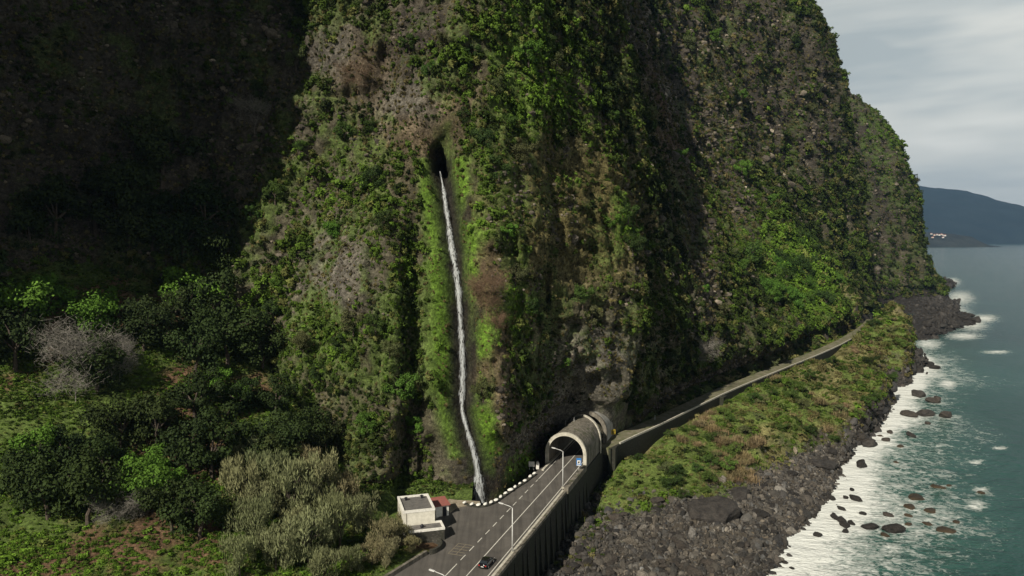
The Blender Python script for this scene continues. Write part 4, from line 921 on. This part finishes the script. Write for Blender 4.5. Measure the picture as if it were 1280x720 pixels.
ct = (OLI*.7+TAN*.3)*r.uniform(.35, 1.25, (len(P), 1))
scatter('cliff_grass', P, eul_from_n(N_, .3, r), np.stack([sz, sz, sz*1.1], 1), np.where(r.uniform(size=len(P)) < .6, r.integers(9, 11, len(P)), r.integers(0, 9, len(P))), ct, C_bush, 'dry olive grass tufts on the bare parts of the cliff', 'grass')
# hillside, lower left
HC = V2[F2].mean(1); hx, hy = project(HC); hv = (HC[:, 1] > 95) & (hx > -90) & (hx < 800) & (HC[:, 2] > 15.2) & ~((HC[:, 0] > -29) & (HC[:, 1] > 136) & (HC[:, 1] < 164))
hn = fbm(HC, 8, 3, 151.)
P, N_, k = sample(V2, F2, hv*np.clip(.6+hn*1.4, .2, 1), 26000, r); sz = r.lognormal(-.6, .4, len(P))*1.0
G = .38+.55*np.exp(-((P[:, 1]-115)/14)**2)
scatter('hillside_undergrowth', P+np.array([0, 0, .1]), eul_from_n(np.abs(N_), .15, r), np.stack([sz, sz, sz*.7], 1), r.integers(0, 11, len(P)), tints(P, G, r), C_bush, 'low green undergrowth and grass covering the slope below the cliff', 'undergrowth')
# banks and headland
BC = Vb[Fb].mean(1); bx, by = project(BC); gm = sstep(BC[:, 2]+1.5*fbm(BC, 7, 3, 61.), 4.8, 6.2); od = oldd.reshape(-1)[Fb].mean(1)
tRb = (BC[:, 0]-RO.x)*RN.x+(BC[:, 1]-RO.y)*RN.y
gul = np.exp(-((tRb-11)/4.0)**2)*(BC[:, 1] > 150)*(BC[:, 1] < 235)
bv = np.maximum(gm, gul*.9)*(od > 4.2)*(bx > 0)*(bx < 1300)*(BC[:, 2] > 2.4)*(tRb > 5)*np.clip((230/np.linalg.norm(BC, axis=1))**1.1, .2, 1)
P, N_, k = sample(Vb, Fb, bv+1e-12, 12500, r); sz = r.lognormal(-.3, .5, len(P))*1.15*np.clip(np.linalg.norm(P, axis=1)/240, .9, 1.8)
tn_ = fbm(P, 13, 3, 171.)+.4*r.normal(size=len(P)); ct = tints(P, .35+.3*fbm(P, 10, 2, 3.), r); tw = sstep(tn_, -.05, .35)[:, None]*.75; ct = ct*(1-tw)+(OLI*.6+TAN*.4)*tw*r.uniform(.7, 1.2, (len(P), 1))
idx = np.where(r.uniform(size=len(P)) < .35, r.integers(9, 11, len(P)), r.integers(0, 9, len(P)))
scatter('bank_vegetation', P, eul_from_n(np.abs(N_), .2, r), np.stack([sz, sz, sz*.8], 1), idx, ct, C_bush, 'grass, low shrubs and dry reeds covering the bank below the old road', 'vegetation')
# ledges between cliff and old road, verge
# beach rubble
C_rock = protos('stones', [rock_mesh('beach_stone', 200+i, M_rubI, 2) for i in range(5)]+[rock_mesh('dark_beach_stone', 210+i, M_rubD, 2) for i in range(2)])
w3 = vis*clear*(.14+fB)*sstep(fbm(FC, (14, 14, 9), 3, 191.), -.05, .3)*np.clip((230/fd)**1.5, .08, 1.2)*((np.abs(dxf) > 8) | (FC[:, 1] > 225) | (FC[:, 2] > 100))
P, N_, k = sample(Vc, Fcl, w3, 17000, r); sz = .72*r.lognormal(-.85, .55, len(P))*np.clip(np.linalg.norm(P, axis=1)/230, .85, 2.2)
scatter('cliff_outcrops', P, r.normal(size=(len(P), 3))*.25, np.stack([sz*1.15, sz, sz*1.2], 1), r.integers(0, 5, len(P)), np.ones((len(P), 3))*np.array([1.1, 1.03, .92])*r.lognormal(0, .45, (len(P), 1)), C_rock, 'small angular outcrops of grey rock breaking through the cliff plants', 'rock outcrops')
bw = (1-gm*.93)*(BC[:, 2] > -.9)*(BC[:, 2] < 7.5)*(tRb > 5.5)*(bx > 640)*(by > 360)*(1-gul*.8)*np.clip((200/np.linalg.norm(BC, axis=1))**1.0, .1, 1)
P, N_, k = sample(Vb, Fb, bw+1e-12, 46000, r); sz = r.lognormal(-1.2, .62, len(P))*.95
far_ = sstep(P[:, 1], 225, 265)*(P[:, 2] < 9); sz = sz*(1+.8*far_); idx = np.where(r.uniform(size=len(P)) < .2+.6*(P[:, 2] < .8)+.75*far_, r.integers(5, 7, len(P)), r.integers(0, 5, len(P)))
scatter('beach_rubble', P+np.array([0, 0, .1]), r.uniform(0, 6.28, (len(P), 3)), np.stack([sz, sz*r.uniform(.7, 1.2, len(P)), sz*.8], 1), idx, (r.lognormal(0, .38, (len(P), 1))*np.array([1, 1, 1])*(1+.05*r.normal(size=(len(P), 1))*np.array([1, .2, -1]))*(1+.35*fbm(P, 9, 3, 7.))[:, None]), C_rock, 'grey volcanic rubble and stones covering the beach below the road', 'rubble')

# ------------------------------------------------------------------ individual boulders
def put_rock(x, y, z, rad, kind, label, cat='rock', group=None, name='boulder', sc=(1, 1, .8), rz=None):
    o = link(name, random.choice(RMS if rad > 4 else RM[kind])); o.location = (x, y, z); o.scale = (rad*sc[0], rad*sc[1], rad*sc[2]); o.rotation_euler = (random.uniform(-.2, .2), random.uniform(-.2, .2), random.uniform(0, 6.28) if rz is None else rz)
    return tag(o, label, cat, group)
p = at_z(898, 655, 3.2); put_rock(p.x, p.y+3, 4.6, 7.2, 'd', 'huge dark rounded boulder in the middle of the beach, the largest on it', 'boulder', sc=(1.1, .8, .85), rz=.1)
p = at_z(921, 622, 4); put_rock(p.x, p.y, 4.2, 4.6, 'd', 'big dark boulder just behind the largest one, at the foot of the reeds', 'boulder', sc=(1.1, .9, .75), rz=.4)
p = at_z(950, 640, 3.5); put_rock(p.x, p.y, 3.0, 2.6, 'd', 'dark boulder to the right of the largest boulder', 'boulder')
p = at_z(1030, 580, 3); put_rock(p.x, p.y, 2.6, 5.0, 'd', 'broad dark slab boulder near the shore under the headland bank', 'boulder', sc=(1.3, .8, .55), rz=.5)
for i, (x, y, rad, k) in enumerate(SEA_ROCKS):
    lab = {'d': 'black wet rock in the surf at the edge of the beach', 'b': 'brown rock standing in white surf below the headland', 'o': 'orange-brown algae covered rock awash in the shallow green water'}[k]
    if i == 0: lab = 'tall pointed black rock in the surf just off the beach'
    if i == 2: lab = 'lone brown rock farthest out from the headland surf'
    if i == 1: lab = 'large black rock at the corner where beach meets headland'
    zz = {'d': .25, 'b': .2, 'o': -.12}[k]*rad
    put_rock(x, y, zz, rad, k, lab, 'rock', {'d': 'black rocks in the surf', 'b': 'brown rocks below the headland', 'o': 'algae covered rocks in the shallows'}[k] if i > 2 else None, 'sea_rock', (1, .8, .95 if i == 0 else .6))
cnt = 0
while cnt < 170:
    px, py = random.uniform(690, 1075), random.uniform(560, 722); p = at_z(px, py, 3); h = beach_h(p.x, p.y)
    t_ = (p-RO).dot(RN)
    if h < .3 or h > 6.2 or t_ < 7.5: continue
    rad = random.lognormvariate(0, .32)*1.05; dk = px > 940 or random.random() < .25
    if math.hypot(px-898, py-650) < 30: continue
    side_ = 'near the waterline' if h < 1.6 else ('below the road wall' if px < 800 else 'around the largest boulder' if px < 960 else 'under the headland bank')
    put_rock(p.x, p.y, h+rad*.25, rad, 'd' if dk else 'b', ('dark' if dk else 'grey')+' boulder among the rubble of the beach '+side_, 'boulder', ('dark' if dk else 'grey')+' boulders of the beach '+side_, sc=(1, .85, .75)); cnt += 1
# black rock shelves running out below the far cliff
SHELF = []
def shelf(name, pts, zmax, seed, label):
    P = [at_z(a, b, 0) for a, b in pts]; cx = sum(p.x for p in P)/len(P); cy = sum(p.y for p in P)/len(P); n = len(P); V = []; rings = 40
    cc = catmull([[p.x, p.y, 0] for p in P+[P[0]]], 170)[:-1]
    G_ = np.zeros((rings+1, len(cc), 3))
    for j in range(rings+1):
        f = 1-j/rings*.97; G_[j, :, 0] = cx+(cc[:, 0]-cx)*f; G_[j, :, 1] = cy+(cc[:, 1]-cy)*f; G_[j, :, 2] = -1.5+(zmax+1.5)*sstep(np.array(1-f), 0, .55)
    rr = 2.4*ridged(G_, (13, 13, 13), 5, seed)+1.6*ridged(G_, 4, 3, seed)+1.2*(sstep(fbm(G_, 8, 3, seed), -.1, .1)-.5); G_[..., 2] += rr*(G_[..., 2] > -1.2)*.8; G_[..., 0] += 2.5*fbm(G_, 7, 3, seed+4); G_[..., 1] += 4*fbm(G_, 7, 3, seed+7)
    G_ = np.concatenate([G_, G_[:, :1]], 1); V, Fc = grid(G_); SHELF.append(V[V[:, 2] > -.6]); tag(link(name, mesh(name, V, Fc[:, ::-1], M_rockd)), label, 'rock')
shelf('rock_shelf', [(1120,432),(1150,428),(1172,423),(1200,412),(1224,405),(1222,397),(1205,390),(1190,388),(1150,394),(1110,402)], 3.2, 3., 'long black rock shelf running out to sea below the far cliff')
shelf('rock_shelf', [(1105,392),(1150,396),(1180,396),(1200,391),(1204,381),(1190,374),(1170,368),(1120,366),(1100,372)], 3.6, 5., 'shorter black rock shelf behind the long one, at the foot of the far cliff')
shelf('rock_shelf', [(1160,366),(1178,364),(1192,360),(1194,354),(1180,350),(1160,352)], 5, 7., 'small distant rock shelf at the very foot of the farthest cliff edge')
shelf('rock_shelf', [(1105,482),(1128,478),(1142,466),(1152,460),(1150,450),(1140,436),(1120,436),(1105,450)], 5, 9., 'black wave-cut shelf under the grassy headland nose')

SV = np.concatenate(SHELF); SV = SV[r.choice(len(SV), 2600)]+r.normal(size=(2600, 3))*np.array([2, 3, .2]); sz = r.lognormal(.25, .5, len(SV))
scatter('shelf_rubble', SV, r.uniform(0, 6.28, (len(SV), 3)), np.stack([sz*1.5, sz, sz*.7], 1), r.integers(5, 7, len(SV)), np.ones((len(SV), 3))*.8*r.lognormal(0, .3, (len(SV), 1)), C_rock, 'black broken rock heaped on the shelves at the foot of the far cliff', 'rubble')
# ------------------------------------------------------------------ trees and big shrubs
def tree_meshes(seed, kind):
    r_ = random.Random(seed); mb = MB(); tips = []
    ft = .2 if kind in ('bare', 'dry') else 1
    nl = r_.randint(5, 7); top = Vector((r_.uniform(-.1, .1), r_.uniform(-.1, .1), .42)); mb.tube([(0,0,-.12),(0,0,.15),top], [.05*ft,.036*ft,.024*ft], 7)
    for i in range(nl):
        a = 6.283*i/nl+r_.uniform(-.4, .4); e = Vector((math.cos(a)*r_.uniform(.3, .55), math.sin(a)*r_.uniform(.3, .55), r_.uniform(.5, .85))); mid = top.lerp(e, .5)+Vector((0, 0, .05)); mb.tube([top*.8, mid, e], [.022*ft, .014*ft, .006*ft], 5); tips.append(e)
        for j in range(2):
            e2 = e+Vector((r_.uniform(-.25, .25), r_.uniform(-.25, .25), r_.uniform(0, .2))); mb.tube([mid, e2], [.012, .005], 4); tips.append(e2)
    tips.append(Vector((0, 0, .9)))
    for i in range(7): tips.append(Vector((r_.uniform(-.42, .42), r_.uniform(-.42, .42), r_.uniform(.22, .5))))
    trunk = mb.me('trunk', M_pale if kind == 'bare' else M_brown if kind == 'dry' else M_bark)
    if kind in ('bare', 'dry'):
        mb = MB()
        for i in range(2400):
            b_ = r_.choice(tips)*r_.uniform(.75, 1.05); b_ = b_+Vector((r_.gauss(0, .09), r_.gauss(0, .09), r_.gauss(0, .07))); d = Vector((r_.gauss(0, 1), r_.gauss(0, 1), r_.gauss(.7, .8))).normalized()*r_.uniform(.06, .17); m_ = b_+d*.5+Vector((r_.gauss(0, .03), r_.gauss(0, .03), 0)); mb.tube([b_, m_, b_+d], [.0022, .0016, .001], 3, False)
        return trunk, mb.me('crown', M_pale if kind == 'bare' else M_brown)
    rr = np.random.default_rng(seed); n = 3800; T = np.array([t[:] for t in tips]); k = rr.integers(0, len(T), n)
    d = rr.normal(size=(n, 3)); d /= np.linalg.norm(d, axis=1)[:, None]; rad = rr.uniform(.13, .27, len(T))[k][:, None]; c = T[k]+d*rad*rr.uniform(.5, 1.05, (n, 1))*np.array([1, 1, .8])
    nn = d+.5*rr.normal(size=(n, 3))+np.array([0, 0, .4]); nn /= np.linalg.norm(nn, axis=1)[:, None]; a = np.cross(nn, rr.normal(size=(n, 3))); 
    if kind == 'feather': a = d*.6+np.array([0, 0, .9])+.35*rr.normal(size=(n, 3))
    a /= np.linalg.norm(a, axis=1)[:, None]; b = np.cross(nn, a); s = rr.uniform(.6, 1.3, (n, 1))*(.026 if kind != 'feather' else .02); lg = 2.6 if kind == 'feather' else 1.15
    V = np.stack([c-a*s*lg, c+b*s*.8, c+a*s*lg, c-b*s*.8], 1).reshape(-1, 3); return trunk, mesh('crown', V, np.arange(4*n).reshape(-1, 4), M_leafO)
TM = {k: [tree_meshes(300+i*7+len(k), k) for i in range(3)] for k in ('leafy', 'feather', 'bare', 'dry')}
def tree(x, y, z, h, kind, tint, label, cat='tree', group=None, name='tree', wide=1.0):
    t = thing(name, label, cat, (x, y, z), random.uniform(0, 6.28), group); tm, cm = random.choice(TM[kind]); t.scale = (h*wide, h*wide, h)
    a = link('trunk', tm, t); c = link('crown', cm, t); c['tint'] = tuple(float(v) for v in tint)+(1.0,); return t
def find_ground(px, py):
    # first terrain met by the sight line
    d = ray(px, py); lo = None
    for q in np.arange(85, 230, .6):
        t = q/d.y; x, y, z = d.x*t, q, CAMZ+d.z*t
        if xs2[0] < x < xs2[-1] and ys2[0] < y < ys2[-1] and z < left_h(x, y): lo = Vector((x, y, left_h(x, y))); break
    h, n = hit(px, py)
    if lo is not None and (h is None or lo.length < h.length+8): return lo
    return h
def tree_at(px, py_base, hpx, kind, tint, label, **kw):
    g_ = find_ground(px, py_base)
    if g_ is None: return
    return tree(g_.x, g_.y, g_.z-.3, hpx*g_.length/F*1.0, kind, tint, label, **kw)
def tj(c, s=.2):
    k = random.uniform(1-s, 1+s); return tuple(v*k*random.uniform(1-s*.3, 1+s*.3) for v in c)
PALE = (.16, .175, .085); PINK = (.18, .168, .088)
grp = 'pale feathery trees left of the building'
for i, (a, b, h) in enumerate([(300,640,70),(335,625,62),(318,690,66),(365,655,74),(395,640,66),(345,715,60),(385,705,66),(425,690,70),(432,640,52),(300,722,50),(452,668,46),(405,735,50),(365,690,50),(330,655,50),(440,720,36),(310,590,44),(385,600,40)]):
    tree_at(a, b, h, 'feather', tj(PALE if i % 4 else PINK), 'pale olive feathery tree in the thicket left of the building', group=grp, name='feathery_tree', wide=.62)
for i, (a, b, h) in enumerate([(478,690,40),(498,685,36),(485,706,34),(505,668,30),(465,706,30),(515,692,24)]):
    tree_at(a, b, h, 'feather', tj(PINK, .12), 'straw coloured reed-like bush against the building and the roadside wall', cat='bush', group='straw coloured bushes by the building', name='feathery_bush', wide=.7)
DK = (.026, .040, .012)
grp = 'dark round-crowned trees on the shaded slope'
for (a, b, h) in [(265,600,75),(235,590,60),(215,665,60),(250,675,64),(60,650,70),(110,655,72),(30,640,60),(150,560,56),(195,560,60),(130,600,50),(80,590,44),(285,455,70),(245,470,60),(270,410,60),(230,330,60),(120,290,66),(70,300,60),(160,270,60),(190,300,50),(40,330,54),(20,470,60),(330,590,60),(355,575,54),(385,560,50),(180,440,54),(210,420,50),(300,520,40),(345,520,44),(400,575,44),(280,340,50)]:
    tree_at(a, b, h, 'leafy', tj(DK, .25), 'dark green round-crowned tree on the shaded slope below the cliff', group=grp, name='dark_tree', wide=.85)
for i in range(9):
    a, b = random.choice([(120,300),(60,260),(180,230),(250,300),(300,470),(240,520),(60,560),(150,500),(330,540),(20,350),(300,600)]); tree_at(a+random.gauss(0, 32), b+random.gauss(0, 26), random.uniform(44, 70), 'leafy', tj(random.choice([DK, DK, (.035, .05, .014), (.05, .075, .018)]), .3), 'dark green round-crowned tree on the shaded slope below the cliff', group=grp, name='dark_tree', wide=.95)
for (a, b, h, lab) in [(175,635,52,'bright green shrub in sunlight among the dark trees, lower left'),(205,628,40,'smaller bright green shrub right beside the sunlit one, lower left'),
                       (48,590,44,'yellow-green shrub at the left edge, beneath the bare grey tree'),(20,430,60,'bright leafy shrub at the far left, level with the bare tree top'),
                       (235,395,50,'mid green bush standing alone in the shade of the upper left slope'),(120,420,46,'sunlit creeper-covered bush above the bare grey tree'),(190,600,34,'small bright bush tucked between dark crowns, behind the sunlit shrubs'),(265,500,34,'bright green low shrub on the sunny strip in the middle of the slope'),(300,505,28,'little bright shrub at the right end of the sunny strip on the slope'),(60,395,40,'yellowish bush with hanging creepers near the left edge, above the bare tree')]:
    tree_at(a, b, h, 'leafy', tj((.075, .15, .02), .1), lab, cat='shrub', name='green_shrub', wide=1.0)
tree_at(95, 505, 82, 'bare', DK, 'large bare grey tree with a dense tangle of leafless twigs, left side', name='bare_tree', wide=.85)
tree_at(150, 480, 50, 'bare', DK, 'smaller bare grey tree just right of the large one', name='bare_tree', wide=.8)
tree_at(150, 655, 40, 'bare', DK, 'thin bare shrub in shade at the lower left, above the sunlit grass', name='bare_tree', cat='shrub', wide=1.1)
tree_at(608, 392, 60, 'dry', DK, 'brown leafless tree on the cliff just right of the waterfall', name='dry_tree', wide=.65)
tree_at(620, 415, 30, 'dry', DK, 'smaller brown twiggy bush under the leafless tree by the waterfall', name='dry_tree', cat='bush', wide=.8)
tree_at(318, 165, 36, 'bare', DK, 'pale leafless bush on the sunlit edge of the upper left cliff', name='bare_bush', cat='bush', wide=1.0)
tree_at(447, 112, 26, 'dry', DK, 'ochre twiggy tree on the ledge above the brown rock band', name='dry_tree', wide=1.3)
tree_at(875, 455, 34, 'bare', DK, 'straw coloured hanging reeds above the shaded overhang of the old road', name='reed_clump', cat='reeds', wide=1.2)
# distinct leafy trees on the cliff
grp = 'bright green trees on the sunlit shoulder above the old road'
for i in range(34):
    a = random.gauss(1000, 34); b = random.gauss(358, 26)
    g_, n = hit(a, b)
    if g_ is None: continue
    h = random.uniform(6, 11); tree(g_.x, g_.y, g_.z-1, h, 'leafy', tj((.065, .13, .02) if random.random() < .6 else (.035, .062, .015), .25), 'leafy tree in the green wood on the sunlit shoulder above the old road', group=grp, name='shoulder_tree', wide=.8)
grp = 'trees standing out on the cliff face'
for (a, b) in [(655,80),(700,90),(690,60),(560,55),(590,80),(540,100),(470,160),(430,180),(380,190),(620,120),(640,160),(760,120),(770,150),(780,270),(795,290),(790,310),(765,290),(650,360),(660,390),(675,400),(630,290),(625,230),(650,200),(700,170),(460,240),(480,280),(415,300),(440,410),(470,420),(490,450),(430,440),(380,430),(400,470),(350,360),(340,400),(500,500),(460,540),(520,540),(860,60),(890,50),(850,200),(900,250),(930,220),(960,260),(880,360),(900,390),(850,410),(830,450),(700,460),(680,500),(725,380),(745,400),(610,500),(640,540),(585,150),(600,180),(510,60),(350,250),(320,280),(330,130),(370,90),(990,60),(1010,150),(1040,250),(930,120),(940,330),(910,320)]:
    g_, n = hit(a+random.uniform(-6, 6), b+random.uniform(-6, 6))
    if g_ is None: continue
    h = random.uniform(3.2, 6.2)*(1 if g_.length < 330 else 1.8); col_ = random.choice([(.03,.05,.014),(.045,.08,.018),(.07,.14,.022),(.075,.085,.035)])
    tree(g_.x, g_.y-.2, g_.z-.6, h, 'leafy', tj(col_, .2), 'small leafy tree clinging to the cliff face', group=grp, name='cliff_tree', wide=.9)
h_, n = hit(1026, 70)
if h_: tree(h_.x+2, h_.y, h_.z, 13, 'leafy', DK, 'lone slender tree sticking up from the cliff skyline against the sky', name='skyline_tree', wide=.24)

def bank_pt(px, py):
    d = ray(px, py)
    for q in np.arange(150, 560, .8):
        t_ = q/d.y; x, y, z = d.x*t_, q, CAMZ+d.z*t_
        if xs[0] < x < xs[-1] and z < beach_h(x, y): return Vector((x, y, beach_h(x, y)))
PAMP = [blade_tuft('reed_blades', 500+i, 420, M_leafO, .014, 1.1) for i in range(3)]
def pampas(x, y, z, h, tint, label, group):
    t = thing('reed_clump', label, 'reeds', (x, y, z-.2), random.uniform(0, 6), group); t.scale = (h, h, h*.8)
    o = link('blades', random.choice(PAMP), t); o['tint'] = tuple(float(v) for v in tint)+(1.,)
    mb = MB(); mb.tube([(0,0,-.2),(0,0,.1)], [.25,.15], 7); link('root_ball', mb.me('root_ball', M_bark), t)
for i in range(64):
    a, b = random.choice([(870,560),(895,545),(905,575),(930,575),(885,600),(925,590),(860,545),(950,560),(880,520),(1010,500),(1035,515),(1100,400),(1090,430)]); p = bank_pt(a+random.gauss(0, 12), b+random.gauss(0, 9))
    if p is None or p.z < 5.2: continue
    if min(np.hypot(OL[:, 0]-p.x, OL[:, 1]-p.y)) < 4.2: continue
    pampas(p.x, p.y, p.z, random.uniform(2.2, 4.2), tj((.21, .165, .088), .2), 'straw coloured drooping reed clump on the bank below the old road', 'straw coloured reed clumps on the bank')
n_b = 0
while n_b < 95:
    p = bank_pt(random.uniform(790, 1130), random.uniform(380, 625)); 
    if p is None or p.z < 5.6 or min(np.hypot(OL[:, 0]-p.x, OL[:, 1]-p.y)) < 5.0: n_b += .2; continue
    tree(p.x, p.y, p.z-.5, random.uniform(2.0, 4.2)*(1 if p.y < 330 else 1.3), 'leafy', tj(random.choice([(.03,.05,.013),(.05,.085,.02),(.075,.12,.025),(.10,.11,.045)]), .2), 'small leafy shrub on the rugged bank between the old road and the sea', cat='shrub', group='shrubs of the bank below the old road', name='bank_shrub', wide=1.1); n_b += 1
# tiny concrete block up on the left hillside
g_ = find_ground(166, 386); mb = MB(); mb.box(-1.3,1.3,-1,1,-1.5,1.5); o = link('stone_hut', mb.me('stone_hut', M_conc, False, .08)); o.location = g_; tag(o, 'tiny grey concrete box half hidden in the dark bushes on the left slope', 'hut')
mb = MB(); mb.box(-1.45,1.45,-1.15,1.15,1.5,1.7); link('roof_slab', mb.me('roof_slab', M_rim), o)

# houses on the far headland
hcol = [(.75,.72,.66), (.70,.55,.45), (.62,.60,.56)]
HM = [plain('far_house_wall', c, tuple(v*.85 for v in c), .05, .8) for c in hcol]
for i, a in enumerate([1158,1161,1164.5,1167.5,1170,1173,1175.5,1160,1172]):
    y = 5385-(30 if i > 6 else 0); p = at_y(a+random.uniform(-1, 1), random.uniform(291.8, 294.5) if i < 7 else 296.5, y); s = random.uniform(4.5, 7); hh = random.uniform(1, 4)
    t = thing('far_house', 'tiny pale house in the village on the distant headland', 'house', (p.x, p.y-60, p.z-6), random.uniform(-.2, .2), 'houses of the far village')
    mb = MB(); mb.box(-s, s, -5, 5, 0, hh+6); link('walls', mb.me('walls', HM[i % 3]), t)
    mb = MB(); z0 = hh+6; V = [(-s-.5,-5.6,z0),(s+.5,-5.6,z0),(s+.5,5.6,z0),(-s-.5,5.6,z0),(-s-.5,0,z0+3.5),(s+.5,0,z0+3.5)]; mb.add(V, [(0,1,5,4),(2,3,4,5),(1,2,5),(3,0,4),(3,2,1,0)]); link('roof', mb.me('roof', M_red), t)

# ------------------------------------------------------------------ haze
HAZE = 4.2e-5
if HAZE:
    hb_ = MB(); hb_.box(-3000, 16000, -500, 17000, -15.0, 1400); hm = bpy.data.materials.new('air_haze'); hm.use_nodes = True; nt = hm.node_tree; nt.nodes.clear()
    pv = nt.nodes.new('ShaderNodeVolumePrincipled'); pv.inputs['Density'].default_value = HAZE; pv.inputs['Color'].default_value = (.36, .62, 1.0, 1); pv.inputs['Anisotropy'].default_value = .2
    ou = nt.nodes.new('ShaderNodeOutputMaterial'); nt.links.new(pv.outputs[0], ou.inputs['Volume'])
    link('haze', hb_.me('haze', hm), kind='stuff')
print('faces cliff', len(Fcl))
